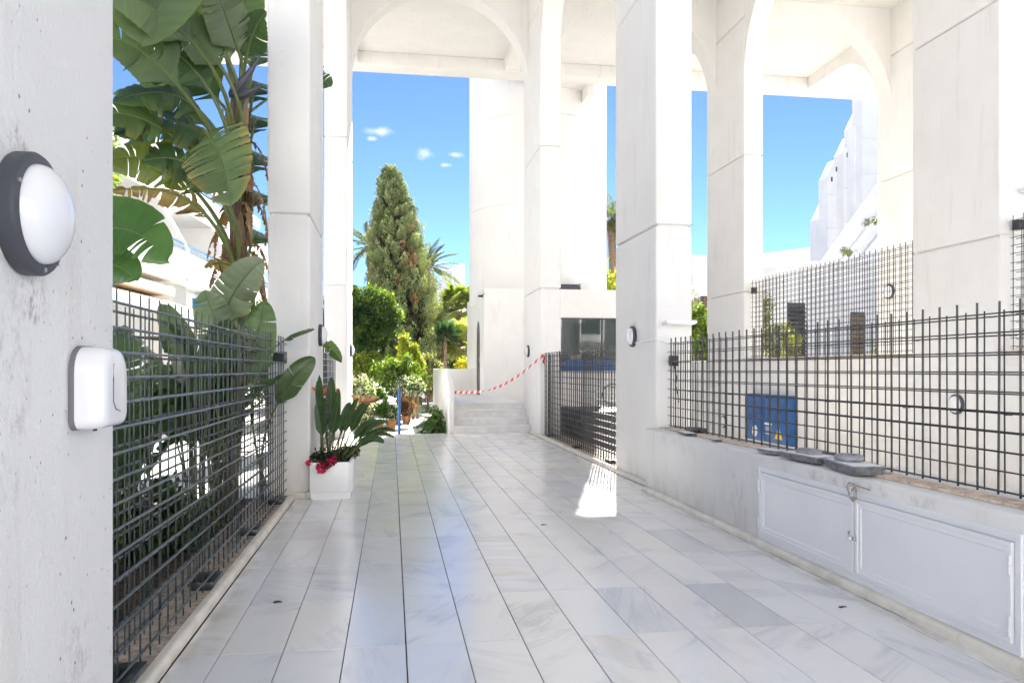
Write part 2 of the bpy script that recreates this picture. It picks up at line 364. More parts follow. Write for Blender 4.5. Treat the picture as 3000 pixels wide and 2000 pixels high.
# ------------------------------------------------------------------ arcade
arc = thing('white_arcade', 'tall white concrete arcade with round arches framing the marble walkway', 'arcade', (1.08, 16, 0))
ROWS = {'A': (-1.335, -.885), 'B': (3.05, 3.5), 'C': (7.55, 8.0), 'D': (12.05, 12.5)}
PY = {1: (1.05, 2.70), 2: (8.78, 10.45), 3: (16.0, 18.02)}
JZ = [3.09, 6.06, 9.05, 10.6]
def pillar(row, p, mat='plaster', z0=-.7):
    (x0, x1), (y0, y1) = ROWS[row], PY[p]; base = None; z = z0
    for zt in JZ:
        o = box('pillar' if base is None else 'panel', x0, x1, y0, y1, z+(.0 if base is None else .009), zt-.009, mat, base or arc, .028, 3)
        # mortar core that closes the shadow gap between two panels
        base = base or o; z = zt
    box('joint_core', x0+.04, x1-.04, y0+.04, y1-.04, z0+.1, 10.5, 'plaster_clean', base)
    return base
pillar('A', 1, 'plaster_rough')
for r in 'ABCD':
    for p in (1, 2, 3):
        if (r, p) in (('A', 1),): continue
        if r == 'D' and p == 1: continue
        pillar(r, p)
ZS, ZT = 7.9, 10.2
R3 = [('A', 'B'), ('B', 'C'), ('C', 'D')]
for a, b in R3:
    for p in (1, 2, 3):
        y1 = PY[p][1]
        arch_wall('arch', ROWS[a][1]+.001, ROWS[b][0]-.001, ZS, ZT, y1-.56, y1-.06, 'X', 'plaster_clean', arc)
for r in 'ABCD':
    x0, x1 = ROWS[r]
    for p in (1, 2):
        if r == 'D' and p < 2: continue
        a0, a1 = PY[p][1]+.001, PY[p+1][0]-.001
        arch_wall('long_arch', a0, a1, ZS, ZT, x0+.02, x1-.02, 'Y', 'plaster_clean', arc, rz=2.15)
    # quarter arch bracket behind the last pillar
    y0 = PY[3][1]+.001; q = [(y0, ZS)]+[(y0+1.75*(1-math.cos(t)), ZS+1.72*math.sin(t)) for t in np.linspace(.1, math.pi/2, 12)]+[(21.349, 9.62), (21.349, 9.949), (y0, 9.949)]
    prism('bracket_arch', q, 'X', x0+.02, x1-.02, 'plaster_clean', arc)
box('ceiling', -1.36, 17, .9, 17.62, ZT+.002, 10.9, 'plaster_clean', arc)
box('gallery_ceiling', -6.2, 17, 17.963, 21.95, 9.95, 10.9, 'plaster_clean', arc)
box('edge_beam', -6.2, 17, 21.35, 21.95, 9.6, 9.949, 'plaster_clean', arc, .015)
prism('side_beam', [(-6.2, 9.3), (-5.75, 9.3), (-5.75, 9.949), (-6.2, 9.949)], 'Y', 17.97, 21.349, 'plaster_clean', arc)
box('parapet_band', -1.4, 17, .85, 21.9, 10.905, 11.6, 'plaster_clean', arc)
# row C screen wall and the low walls below the fences
wl = thing('passage_wall', 'white rendered wall behind the passage, carrying the upper black fence', 'wall', (7.75, 10, -.6))
box('wall_panel', 7.56, 7.98, 10.452, 15.998, -.6, 1.6, 'plaster', wl, .02)
box('wall_panel', 7.56, 7.98, 2.702, 8.778, -.6, 1.6, 'plaster', wl, .02)
for y0, y1 in ((10.46, 15.99), (2.71, 8.77)): box('coping', 7.52, 8.02, y0, y1, 1.602, 1.64, 'bed', wl, .01)
box('wall_panel', 7.56, 7.98, 18.03, 21.5, -.6, 1.6, 'plaster', wl, .02)
lw = thing('low_wall', 'low white plastered wall with cabinet doors under the right black fence', 'wall', (3.2, 5, 0))
box('wall_body', 2.91, 3.5, 2.0, 8.765, -.02, .72, 'plaster_low', lw, .022, 3)
box('rough_bed', 3.06, 3.36, 5.62, 8.70, .7215, .732, 'bed', lw, .004)
def hollow_brick(y0, y1, x0, x1, zt, zb):
    nx, ny = 2, 4; bm = bmesh.new()
    dx, dy = (x1-x0)/nx, (y1-y0)/ny; K = 12
    for i in range(nx):
        for j in range(ny):
            cx, cy = x0+dx*(i+.5), y0+dy*(j+.5); sq, el, lo = [], [], []
            for k in range(K):
                a = 2*math.pi*k/K+math.pi/K*0; c, s = math.cos(a), math.sin(a); m = max(abs(c), abs(s))
                sq.append(bm.verts.new((cx+dx/2*c/m, cy+dy/2*s/m, zt))); el.append(bm.verts.new((cx+dx*.26*c, cy+dy*.33*s, zt))); lo.append(bm.verts.new((cx+dx*.26*c, cy+dy*.33*s, zb)))
            for k in range(K):
                n = (k+1) % K; bm.faces.new((sq[k], sq[n], el[n], el[k])); bm.faces.new((el[k], el[n], lo[n], lo[k]))
            bm.faces.new(lo)
    for (xa, ya, xb, yb) in ((x0, y0, x1, y0), (x1, y0, x1, y1), (x1, y1, x0, y1), (x0, y1, x0, y0)):
        bm.faces.new([bm.verts.new(q) for q in ((xa, ya, zt), (xb, yb, zt), (xb, yb, zb), (xa, ya, zb))])
    me = bpy.data.meshes.new('brick'); bm.to_mesh(me); bm.free(); return me
for k in range(11):
    y = 3.02+k*.236
    o = link('brick', hollow_brick(y+.004, y+.232, 3.02+rnd.uniform(-.006, .006), 3.145, .741+rnd.uniform(-.003, .003), .7225), 'brick', lw)
tag(lw, None)
# skirting of bullnose tiles
def bullnose(L, h=.055, d=.055, n=6):
    prof = [(0, 0), (d, 0)]+[(d-.03+.03*math.cos(t), h-.03+.03*math.sin(t)) for t in np.linspace(0, math.pi/2, n)]+[(0, h)]
    v = [(a, y, z) for y in (0, L) for a, z in prof]; n = len(prof)
    f = [tuple(range(n)), tuple(range(2*n-1, n-1, -1))]+[(i, n+i, n+(i+1) % n, (i+1) % n) for i in range(n)]
    me = bpy.data.meshes.new('kerb_tile'); me.from_pydata(v, [], f); me.update(); smooth(me, 35); me.materials.append(M['kerb']); return me
def kerb_run(name, label, x, y0, y1, sgn, L=.40):
    t = thing(name, label, 'kerb', (x, y0, 0)); me = bullnose(L-.003); y = y0
    while y < y1-.05:
        l = min(L, y1-y); o = bpy.data.objects.new('kerb_tile', me if l == L else bullnose(l-.003)); COL.objects.link(o); o.parent = t
        o.location = (0, y-y0, rnd.uniform(0, .003))
        if sgn < 0: o.scale = (-1, 1, 1)
        y += L
    return t
kerb_run('floor_kerb', 'cream bullnose kerb along the foot of the right low wall', 2.909, 2.0, 8.66, -1)
kerb_run('floor_kerb', 'cream bullnose kerb at the foot of the left black fence', -1.09, 2.72, 8.76, 1)
kerb_run('floor_kerb', 'cream bullnose kerb under the middle fence beside the sun patch', 3.05, 10.46, 15.98, -1)
kerb_run('floor_kerb', 'cream skirting at the foot of the right middle pillar', 3.049, 8.80, 10.44, -1, .42)
kerb_run('floor_kerb', 'cream skirting at the foot of the far right pillar by the steps', 3.049, 16.0, 17.06, -1, .42)
tag(box('fence_bed', -1.41, -1.092, 2.71, 8.77, -.09, .036, 'concrete', None, .012), kind='structure')
tag(box('fence_bed', -1.41, -.90, 10.46, 15.99, -.09, .03, 'concrete', None, .012), kind='structure')
tag(box('fence_bed', 3.055, 3.495, 10.46, 15.99, -.09, .05, 'concrete', None, .012), kind='structure')
# plinth at pillar A2
t = thing('pillar_plinth', 'beige tile plinth at the foot of the left middle pillar', 'plinth', (-1.1, 8.75, 0))
box('plinth_tile', -1.335, -1.04, 8.72, 8.775, .0, .07, 'kerb', t, .004); box('plinth_tile', -1.037, -.93, 8.70, 8.775, .0, .068, 'kerb', t, .004); box('plinth_tile', -.927, -.86, 8.69, 8.775, .0, .07, 'kerb', t, .004)
# ------------------------------------------------------------------ fences
def rodmesh(n=6):
    v, f = [], []
    for z in (0, 1):
        for i in range(n): a = 2*math.pi*i/n; v.append((math.cos(a), math.sin(a), z))
    f = [(i, (i+1) % n, n+(i+1) % n, n+i) for i in range(n)]+[tuple(range(n))[::-1], tuple(range(n, 2*n))]
    me = bpy.data.meshes.new('bar'); me.from_pydata(v, [], f); me.update(); smooth(me, 50); return me
ROD = {}
def fence(label, X, y0, y1, z0, ztop, back, mat='black_metal', dv=.15, dh=.105, rv=.0055, rh=.0045, seed=1, feet=(), bracket=None, flat=None):
    t = thing('mesh_fence', label, 'fence', (X, y0, z0)); r = random.Random(seed)
    if mat not in ROD: ROD[mat] = rodmesh(); ROD[mat].materials.append(M[mat])
    rod = ROD[mat]
    hr = rod
    if mat == 'green_metal':
        if 'rail' not in ROD: ROD['rail'] = rodmesh(); ROD['rail'].materials.append(M['rail_metal'])
        hr = ROD['rail']
    def put(name, loc, sc, rot=(0, 0, 0)):
        o = bpy.data.objects.new(name, hr if name == 'horizontal_bar' else rod); COL.objects.link(o); o.parent = t
        o.location = Vector(loc)-t.location; o.scale = sc; o.rotation_euler = rot; return o
    nh = int((ztop-.06-z0)/dh); L = y1-y0
    for layer in (0, 1):
        x = X+layer*back; off = 0 if layer == 0 else .045; pv = dv if layer == 0 else dv*.978; k = 0; rr = rv if layer == 0 else rv*.82
        y = y0+.03+off
        while y < y1-.02:
            put('vertical_bar', (x, y, z0), ((flat if flat and layer == 0 else rr), (.0032 if flat and layer == 0 else rr), ztop-z0-(0 if layer == 0 else .045)+r.uniform(-.004, .004)), (r.gauss(0, .0022), r.gauss(0, .003), 0)); y += pv
        for i in range(nh+1):
            z = ztop-.065-i*dh-(0 if layer == 0 else .012)
            if z < z0+.005: continue
            put('horizontal_bar', (x-(.009 if layer == 0 else -.009)*(1 if back > 0 else -1), y0+.004, z), (rh, rh, L-.008), (R(-90)+r.gauss(0, .0006), 0, 0))
    ty = y0+.5
    while ty < y1-.3:
        for i in (1, 5, 9, 13):
            z = ztop-.065-i*dh-.015
            if z > z0+.05:
                o = put('spacer_tie', (X, ty+r.uniform(-.1, .1), z), (rh, rh, abs(back)), (0, R(90 if back > 0 else -90), 0))
        ty += .9
    for fy in feet: box('foot_plate', min(X-.05, X+back+.03), max(X+.05, X+back+.03), fy-.14, fy+.14, z0-.004, z0+.045, mat, t, .004)
    if bracket:
        by, bz = bracket; box('wall_bracket', min(X, X+back)-.02, max(X, X+back)+.02, by-.05, by+.05, bz-.06, bz+.06, mat, t, .006)
    return t
fence('dark green double mesh fence on the left before the paddle-leaved plants', -1.14, 2.72, 8.765, .04, 1.745, -.12, 'green_metal', rv=.0044, rh=.0068, seed=2, feet=(3.6, 5.2, 6.8, 8.3), bracket=(8.68, 1.53))
fence('black mesh fence behind the stone planter, between the left pillars', -1.12, 10.46, 15.98, .035, 1.745, -.12, 'green_metal', seed=3)
fence('black double mesh fence on top of the low wall at right', 3.2, 2.2, 8.765, .735, 1.765, .05, seed=4, flat=.008, feet=(3.35, 5.55, 7.95), bracket=(8.66, 1.5))
fence('black double mesh fence beside the sun patch, tied with striped tape', 3.14, 10.47, 15.98, .055, 1.745, .06, seed=5, flat=.0095, feet=(11.0, 13.2, 15.5))
fence('upper black fence standing on the passage wall at right', 7.70, 10.47, 15.98, 1.645, 3.33, .06, seed=6, rv=.007, bracket=(15.88, 3.1))
fence('black fence on the passage wall at the right edge of the photo', 7.70, 4.2, 8.765, 1.645, 3.33, .06, seed=7, bracket=(8.68, 3.2))
# ------------------------------------------------------------------ bulkhead lamps
HV, HF = lathe([(.146, 0), (.148, .004), (.148, .036), (.143, .043), (.124, .046), (.120, .043)], 48, 'X')
DV, DF = lathe([(.121*math.cos(a), .041+.066*math.sin(a)) for a in np.linspace(0, 1.5, 14)], 48, 'X')
hm = bpy.data.meshes.new('housing'); hm.from_pydata(HV, [], HF); hm.update(); smooth(hm, 35); hm.materials.append(M['dark_grey'])
dm = bpy.data.meshes.new('diffuser'); dm.from_pydata(DV, [], DF); dm.update(); smooth(dm, 60); dm.materials.append(M['opal'])
SV, SF = lathe([(.006, .043), (.006, .0475), (.004, .049)], 10, 'X')
sm_ = bpy.data.meshes.new('screw'); sm_.from_pydata(SV, [], SF); sm_.update(); sm_.materials.append(M['chrome'])
def bulkhead(label, loc, face, s=1.):
    t = thing('bulkhead_lamp', label, 'wall lamp', loc, 'round bulkhead lamps on the pillars'); t.scale = (s, s, s)
    if face < 0: t.rotation_euler = (0, 0, math.pi)
    for nm, me in (('housing', hm), ('diffuser', dm)):
        o = bpy.data.objects.new(nm, me); COL.objects.link(o); o.parent = t
    for a in (35, 155, 275):
        o = bpy.data.objects.new('screw', sm_); COL.objects.link(o); o.parent = t; o.location = (0, .133*math.cos(R(a)), .133*math.sin(R(a)))
    return t
bulkhead('large round opal wall lamp on the speckled near left wall', (-.883, 2.05, 1.775), 1)
bulkhead('round wall lamp on the left middle pillar, above the planter', (-.883, 9.85, 1.82), 1, .92)
bulkhead('round wall lamp on the far left pillar, beside the garden opening', (-.883, 17.1, 1.81), 1, .92)
bulkhead('round wall lamp with white conduit on the right middle pillar', (3.048, 9.62, 1.82), -1, .9)
bulkhead('round wall lamp on the far right pillar, above the striped tape', (3.048, 17.35, 1.81), -1, .9)
bulkhead('round wall lamp seen through the right fence, on the passage pillar', (7.548, 9.52, .93), -1, .92)
bulkhead('small low wall lamp seen through the fence left of the blue cabinet', (7.548, 17.0, .2), -1, .95)
bulkhead('round wall lamp behind the upper right fence', (12.048, 17.5, 3.3), -1, 1.25)
t = thing('lamp_conduit', 'white cable conduit from the right pillar lamp round to the fence', 'conduit', (3.03, 9.4, 1.74))
tubeobj('conduit_pipe', [(3.038, 9.5, 1.735), (3.036, 9.2, 1.74), (3.036, 8.82, 1.745), (3.06, 8.765, 1.747), (3.12, 8.755, 1.742), (3.19, 8.75, 1.70)], .011, 'white_paint', t)
tubeobj('cable', [(3.26, 8.74, 1.45), (3.28, 8.70, 1.3), (3.25, 8.66, 1.22), (3.27, 8.64, 1.1), (3.27, 8.62, 1.02)], .006, 'black_metal', t)
t = thing('floodlight', 'slim white floodlight bracket on the front of the right middle pillar', 'floodlight', (3.25, 8.7, 1.95))
prism('lamp_head', [(8.62, 1.935), (8.777, 1.92), (8.777, 1.965), (8.63, 1.972)], 'X', 3.13, 3.5, 'white_metal', t, .006)
prism('lens', [(8.64, 1.932), (8.74, 1.922), (8.74, 1.917), (8.64, 1.927)], 'X', 3.17, 3.46, 'opal', t)
t = thing('floodlight', 'white floodlight at the right edge on the passage pillar', 'floodlight', (7.8, 8.7, 3.6))
prism('lamp_head', [(8.3, 3.66), (8.77, 3.62), (8.77, 3.67), (8.32, 3.70)], 'X', 7.82, 8.2, 'white_metal', t, .006)
prism('lens', [(8.33, 3.65), (8.6, 3.627), (8.6, 3.62), (8.33, 3.644)], 'X', 7.86, 8.16, 'opal', t)
# alarm siren on the near wall
t = thing('alarm_box', 'white rounded alarm siren box with grey back on the near left wall', 'alarm box', (-.885, 2.43, 1.345))
def rrect(w, h, r1, r2, n=8):
    p = []
    for cx, cy, r, a0 in ((w/2-r1, h/2-r1, r1, 0), (-w/2+r1, h/2-r1, r1, 90), (-w/2+r2, -h/2+r2, r2, 180), (w/2-r2, -h/2+r2, r2, 270)):
        for i in range(n+1): a = R(a0+90*i/n); p.append((cx+r*math.cos(a), cy+r*math.sin(a)))
    return p
def loft(loops):
    v, f = [], []; n = len(loops[0])
    for L in loops: v += L
    for j in range(len(loops)-1):
        for i in range(n): f.append((j*n+i, j*n+(i+1) % n, (j+1)*n+(i+1) % n, (j+1)*n+i))
    f.append(tuple(range((len(loops)-1)*n, len(loops)*n))); f.append(tuple(range(n))[::-1]); return v, f
SY, SZ = 2.43, 1.348
def sl_(x, s, w=.215, h=.235, r1=.075, r2=.035): return [(-.884+x, SY+a*s, SZ+b*(1-(1-s)*.9)) for a, b in rrect(w, h, r1, r2)]
v, f = loft([sl_(0, 1.02), sl_(.014, 1.02)]); raw('back_plate', v, f, 'grey_plastic', t, True)
v, f = loft([sl_(.0145, .998), sl_(.05, .99), sl_(.07, .965), sl_(.082, .92), sl_(.09, .84), sl_(.094, .7)]); o = raw('cover', v, f, 'white_plastic', t); smooth(o.data, 60)
tubeobj('groove', [(-.884+.0935, SY-.035, SZ+.07), (-.884+.0945, SY-.04, SZ+.02), (-.884+.0945, SY-.04, SZ-.04), (-.884+.0945, SY-.02, SZ-.062), (-.884+.0935, SY+.02, SZ-.07)], .0022, 'grey_plastic', t)
tubeobj('cable_gland', [(-.87, SY+.05, SZ-.118), (-.87, SY+.05, SZ-.13)], .006, 'black_metal', t)
# ------------------------------------------------------------------ cabinet doors in the low wall
cab = thing('utility_cabinet', 'white metal double cabinet doors set into the low wall', 'cabinet', (2.91, 4.56, .05))
def frame_(name, y0, y1, z0, z1, w, x0, x1, parent, mat='white_metal'):
    bm = bmesh.new(); o4 = [(y0, z0), (y1, z0), (y1, z1), (y0, z1)]; i4 = [(y0+w, z0+w), (y1-w, z0+w), (y1-w, z1-w), (y0+w, z1-w)]
    mid = [((a[0]*.62+b[0]*.38), (a[1]*.62+b[1]*.38)) for a, b in zip(o4, i4)]
    lo = [(o4, x1), (o4, x0), (mid, x0), ([((a[0]*.55+b[0]*.45), (a[1]*.55+b[1]*.45)) for a, b in zip(o4, i4)], x0+.006), ([(a[0]*.12+b[0]*.88, a[1]*.12+b[1]*.88) for a, b in zip(o4, i4)], x0+.006), (i4, x0+.012), (i4, x1)]
    V = [[bm.verts.new((x, a, z)) for a, z in L] for L, x in lo]
    for j in range(len(V)-1):
        for i in range(4): bm.faces.new((V[j][i], V[j][(i+1) % 4], V[j+1][(i+1) % 4], V[j+1][i]))
    return bmobj(name, bm, mat, parent)
frame_('outer_frame', 3.24, 5.88, .058, .632, .045, 2.897, 2.912, cab)
for y0, y1, lab in ((4.575, 5.832, 'a'), (3.29, 4.545, 'b')):
    d = frame_('door', y0, y1, .107, .583, .055, 2.888, 2.908, cab)
    box('door_panel', 2.9005, 2.907, y0+.055, y1-.055, .16, .53, 'white_metal', d)
    hy = y1+.004 if lab == 'a' else y0-.004
    for hz in (.19, .48):
        tubeobj('hinge', [(2.879, hy, hz-.045), (2.879, hy, hz-.002)], .008, 'white_metal', d, 10); tubeobj('hinge', [(2.879, hy, hz+.002), (2.879, hy, hz+.045)], .008, 'white_metal', d, 10)
lt = box('latch', 2.868, 2.882, 4.525, 4.60, .325, .345, 'chrome', cab, .003)
tubeobj('latch_knob', [(2.862, 4.55, .335), (2.845, 4.55, .335)], .011, 'white_metal', lt, 12); tubeobj('keeper', [(2.875, 4.585, .35), (2.865, 4.585, .37), (2.875, 4.575, .375)], .004, 'chrome', lt)
t = thing('tie_cord', 'dirty cord looped over a hook where the cabinet doors meet', 'cord', (2.88, 4.56, .63))
tubeobj('cord_loop', [(2.885, 4.60, .60), (2.872, 4.61, .65), (2.868, 4.58, .682), (2.87, 4.53, .68), (2.875, 4.515, .64), (2.88, 4.52, .59), (2.876, 4.55, .57), (2.88, 4.585, .59)], .006, 'rope', t)
tubeobj('cord_tail', [(2.87, 4.57, .665), (2.868, 4.50, .675), (2.885, 4.43, .667), (2.893, 4.40, .662)], .005, 'rope', t); tubeobj('hook', [(2.89, 4.555, .655), (2.872, 4.555, .64), (2.872, 4.555, .60), (2.885, 4.555, .585)], .005, 'chrome', t)
# lamp trays lying on the wall
def tray(label, cx, cy, z, L, W, h, rot, top, mat='dark_tray'):
    t = thing('lamp_tray', label, 'lamp part', (cx, cy, z)); t.rotation_euler = (0, 0, R(rot))
    def lp(s, zz, e=0): return [(a*s, b*s+e, zz) for a, b in rrect(W, L, .02, .02, 3)]
    def part(nm, loops, m, p=t):
        v, f = loft(loops); me = bpy.data.meshes.new(nm); me.from_pydata(v, [], f); me.update(); smooth(me, 35)
        o = bpy.data.objects.new(nm, me); COL.objects.link(o); o.parent = p; me.materials.append(M[m]); return o
    part('tray_body', [lp(.86, 0), lp(.97, h*.75), lp(1.0, h*.8)], mat); part('lid', [lp(1.0, h*.81), lp(1.02, h*.88), lp(.97, h*.94)], 'grey_metal'); part('inner_plate', [lp(.86, h*.941), lp(.84, h)], 'white_metal')
    if top == 'box': part('cap', [[(a*.5, b*.42, h+zz) for a, b in rrect(W, L, .02, .02, 3)] if zz == 0 else [(a*.42, b*.34, h+zz) for a, b in rrect(W, L, .02, .02, 3)] for zz in (0, .035)], 'grey_metal')
    elif top == 'ring':
        pts = [(.07*math.cos(a), .06+.085*math.sin(a), h+.02) for a in np.linspace(0, 2*math.pi, 25)]
        v, f = tube(pts, .022, 8, False); me = bpy.data.meshes.new('ring'); me.from_pydata(v, [], f); me.update(); smooth(me, 60); me.materials.append(M['grey_metal']); o = bpy.data.objects.new('ring', me); COL.objects.link(o); o.parent = t
    return t
tray('grey flat lamp housing with stepped cap lying on the low wall', 3.02, 5.33, .735, .50, .20, .05, 5, 'box')
tray('grey flat lamp housing with round ring on top, nearest on the low wall', 2.995, 4.74, .735, .52, .21, .06, -9, 'ring')
tray('small broken grey lamp cover on the low wall behind the lamp housings', 3.0, 5.86, .733, .26, .12, .03, 8, None, 'grey_metal')
tray('thin grey metal plate on the far end of the low wall', 3.03, 7.75, .733, .36, .13, .018, -6, None, 'grey_metal')
tray('small round-cornered grey plate on the low wall under the fence', 3.02, 7.0, .733, .14, .1, .012, 0, None, 'grey_metal')
# ------------------------------------------------------------------ stone planter
pl = thing('stone_planter', 'rectangular white marble planter at the foot of the left middle pillar', 'planter', (-.65, 8.65, 0))
X0, X1, Y0, Y1 = -.872, -.43, 8.62, 9.78
box('plinth', X0+.012, X1-.012, Y0+.012, Y1-.012, .001, .075, 'marble_step', pl)
box('front_panel', X0, X1-.0302, Y0, Y0+.03, .078, .40, 'marble_step', pl, .002); box('side_panel', X1-.03, X1, Y0+.001, Y1, .078, .40, 'marble_step', pl, .002)
box('side_panel', X0, X0+.03, Y0+.031, Y1, .078, .398, 'marble_step', pl, .002); box('back_panel', X0+.031, X1-.031, Y1-.03, Y1, .078, .398, 'marble_step', pl, .002)
box('soil', X0+.03, X1-.03, Y0+.03, Y1-.03, .08, .36, 'soil', pl)
# ------------------------------------------------------------------ stairs, block and tower
st = thing('entrance_steps', 'four white marble steps rising to the tower landing', 'steps', (2.2, 17.1, 0))
for i in range(4):
    y = 17.08+.30*i; z = .16*(i+1)
    box('riser', 1.352, 3.045, y+.032, y+.06, z-.16+.002, z-.034, 'riser', st)
    if i < 3: box('tread', 1.352, 3.045, y, y+.345, z-.03, z, 'tread', st, .006)
box('landing', 1.352, 3.045, 17.98, 21.55, .61, .64, 'tread', st, .006); box('landing', 1.352, 2.525, 21.552, 23.8, .61, .639, 'tread', st)
box('stair_core', 1.36, 3.04, 18.06, 21.5, -.15, .605, 'plaster_clean', st)
pw = thing('stair_parapet', 'white parapet with sloping end along the left of the steps', 'parapet', (1.28, 17.1, 0))
prism('side_wall', [(17.06, -.15), (17.06, .95), (18.05, 1.42), (23.8, 1.42), (23.8, -.15)], 'X', 1.235, 1.35, 'plaster_clean', pw, .015)
box('end_wall', 1.352, 2.53, 23.72, 23.87, -.15, 1.42, 'plaster_clean', pw, .012); box('foot_block', 1.225, 1.36, 17.02, 17.058, 0, .045, 'kerb', pw, .004)
tb = thing('tower_block', 'white block with strip window at the foot of the round tower', 'building', (4.7, 21.6, 0))
YB, ZB = 21.56, 3.66
box('front_wall', 2.53, 4.1, YB, YB+.25, -.6, ZB, 'tower', tb, .02); box('front_wall', 6.75, 7.4, YB, YB+.25, -.6, ZB, 'tower', tb, .02)
box('front_wall', 4.102, 6.748, YB+.002, YB+.25, -.6, 1.36, 'tower', tb); box('front_wall', 4.102, 6.748, YB+.002, YB+.25, 2.86, ZB-.003, 'tower', tb)
box('rib', 2.522, 7.405, YB-.008, YB+.1, 3.17, 3.19, 'tower', tb)
wi = box('window', 4.13, 6.72, YB+.07, YB+.08, 1.66, 2.82, 'glass', tb)
box('window_frame', 4.103, 6.747, YB+.04, YB+.12, 2.82, 2.858, 'dark_grey', wi); box('window_sill', 4.103, 6.747, YB-.05, YB+.12, 1.362, 1.658, 'blue', wi, .006)
box('mullion', 5.9, 5.94, YB+.045, YB+.11, 1.66, 2.82, 'dark_grey', wi)
# left return wall with arched doorway
ya, yb = 22.6, 23.6; bmw = bmesh.new()
def wallpoly(bm, pts, x0, x1):
    A = [bm.verts.new((x0, a, z)) for a, z in pts]; B = [bm.verts.new((x1, a, z)) for a, z in pts]; n = len(pts)
    bm.faces.new(A); bm.faces.new(B[::-1])
    for i in range(n): bm.faces.new((A[i], B[i], B[(i+1) % n], A[(i+1) % n]))
box('return_wall', 2.531, 2.78, YB+.252, ya, -.15, ZB-.003, 'tower', tb); box('return_wall', 2.531, 2.78, yb, 26.5, -.15, ZB-.003, 'tower', tb)
arch_wall('return_wall', ya+.001, yb-.001, 2.35, ZB-.003, 2.531, 2.78, 'Y', 'tower', tb, 16)
dd = box('door', 2.548, 2.60, ya+.002, yb-.002, .64, 2.845, 'wood', tb); box('handle', 2.53, 2.548, ya+.1, ya+.13, 1.6, 1.75, 'chrome', dd)
box('roof_slab', 2.79, 7.39, YB+.26, 26.4, ZB-.25, ZB-.1, 'tower', tb)
box('vent_box', 4.55, 5.35, YB+.5, YB+.8, ZB-.1, ZB+.2, 'dark_grey', tb, .01); box('vent_hood', 5.4, 5.7, YB+.5, YB+.8, ZB-.1, ZB+.24, 'plaster_clean', tb, .01)
cm = thing('security_camera', 'small black security camera on the corner of the white block', 'camera', (2.5, 21.5, 3.45)); 
box('camera_body', 2.36, 2.50, 21.50, 21.57, 3.40, 3.46, 'black_metal', cm, .012); tubeobj('camera_arm', [(2.48, 21.54, 3.46), (2.53, 21.56, 3.50)], .012, 'black_metal', cm)
tw = thing('round_tower', 'tall white round tower behind the far right pillar', 'tower', (4.62, 24.62, 0))
zz = [3.42, 6.27, 8.9, 11.5, 14.1, 16.0]
for i in range(len(zz)-1):
    a, b = zz[i]+.003, zz[i+1]-.003; v, f = lathe([(2.18, a), (2.19, a+.006), (2.19, b-.006), (2.18, b)], 96)
    o = raw('drum', [(x+4.62, y+24.62, z) for x, y, z in v], f, 'tower', tw); smooth(o.data, 35)
v, f = lathe([(2.17, 3.4), (2.17, 15.9)], 60); raw('joint_core', [(x+4.62, y+24.62, z) for x, y, z in v], f, 'tower', tw, True)
lk = thing('link_canopy', 'white overhead slab linking the arcade to the round tower', 'canopy', (4, 22.5, 9.6))
box('slab', 3.85, 5.579, 21.952, 24.0, 9.66, 9.94, 'plaster_clean', lk); box('side_rib', 5.58, 5.78, 21.953, 23.4, 9.3, 9.94, 'plaster_clean', lk)
# ------------------------------------------------------------------ louvred enclosure in the passage
en = thing('louvred_enclosure', 'dark slatted plant enclosure behind the middle fence', 'enclosure', (4.9, 15.3, -.6))
box('casing', 3.72, 4.62, 15.2, 17.4, -.6, .56, 'slate', en, .01); box('casing', 4.64, 5.9, 15.6, 17.4, -.6, .56, 'slate', en, .01)
for k in range(11):
    z = -.56+k*.098; prism('slat', [(15.22, z), (15.30, z+.05), (15.30, z+.062), (15.22, z+.012)], 'X', 4.66, 5.88, 'slate', en)
rg = thing('hose_ring', 'thin dark hoop hanging on the white wall behind the middle fence', 'hoop', (6.1, 21.4, .9))
tubeobj('hoop', [(6.2+.29*math.cos(a), 21.53, .70+.29*math.sin(a)) for a in np.linspace(0, 2*math.pi, 29)], .016, 'slate', rg)
# blue electric cabinet
bc = thing('electric_cabinet', 'blue louvred electric cabinet with yellow warning triangle on the passage wall', 'cabinet', (7.45, 14.7, 0))
bx0 = 7.40
box('cabinet_body', bx0, 7.555, 13.78, 15.64, -.06, .90, 'blue', bc, .012)
for y0, y1 in ((13.82, 14.7), (14.72, 15.6)):
    d = box('cabinet_door', bx0-.012, bx0-.0005, y0, y1, -.02, .87, 'blue', bc, .004)
    for k in range(14): prism('louvre', [(bx0-.013, .82-k*.035), (bx0-.026, .80-k*.035), (bx0-.013, .80-k*.035)], 'Y', y0+.08, y1-.08, 'blue', d)
lab = [(bx0-.0135, y, z) for y, z in ((14.0, .05), (14.30, .05), (14.15, .32))]
raw('warning_triangle', lab+[(x+.001, y, z) for x, y, z in lab], [(0, 1, 2), (3, 5, 4), (0, 3, 4, 1), (1, 4, 5, 2), (2, 5, 3, 0)], 'yellow', bc)
bolt = [(14.17, .28), (14.13, .18), (14.16, .18), (14.13, .08), (14.19, .20), (14.155, .20)]
raw('warning_bolt', [(bx0-.0145, y, z) for y, z in bolt], [tuple(range(6))], 'black_metal', bc)
v, f = lathe([(.12, 0), (.12, .003)], 24, 'X'); raw('round_plate', [(bx0-.016+x, 15.15+y, .14+z) for x, y, z in v], f, 'white_paint', bc)
box('text_label', bx0-.0145, bx0-.0126, 14.42, 14.72, .30, .34, 'white_paint', bc)
for k in range(4): box('text_label', bx0-.0145, bx0-.0126, 14.45, 14.68, .24-k*.04, .255-k*.04, 'white_paint', bc)
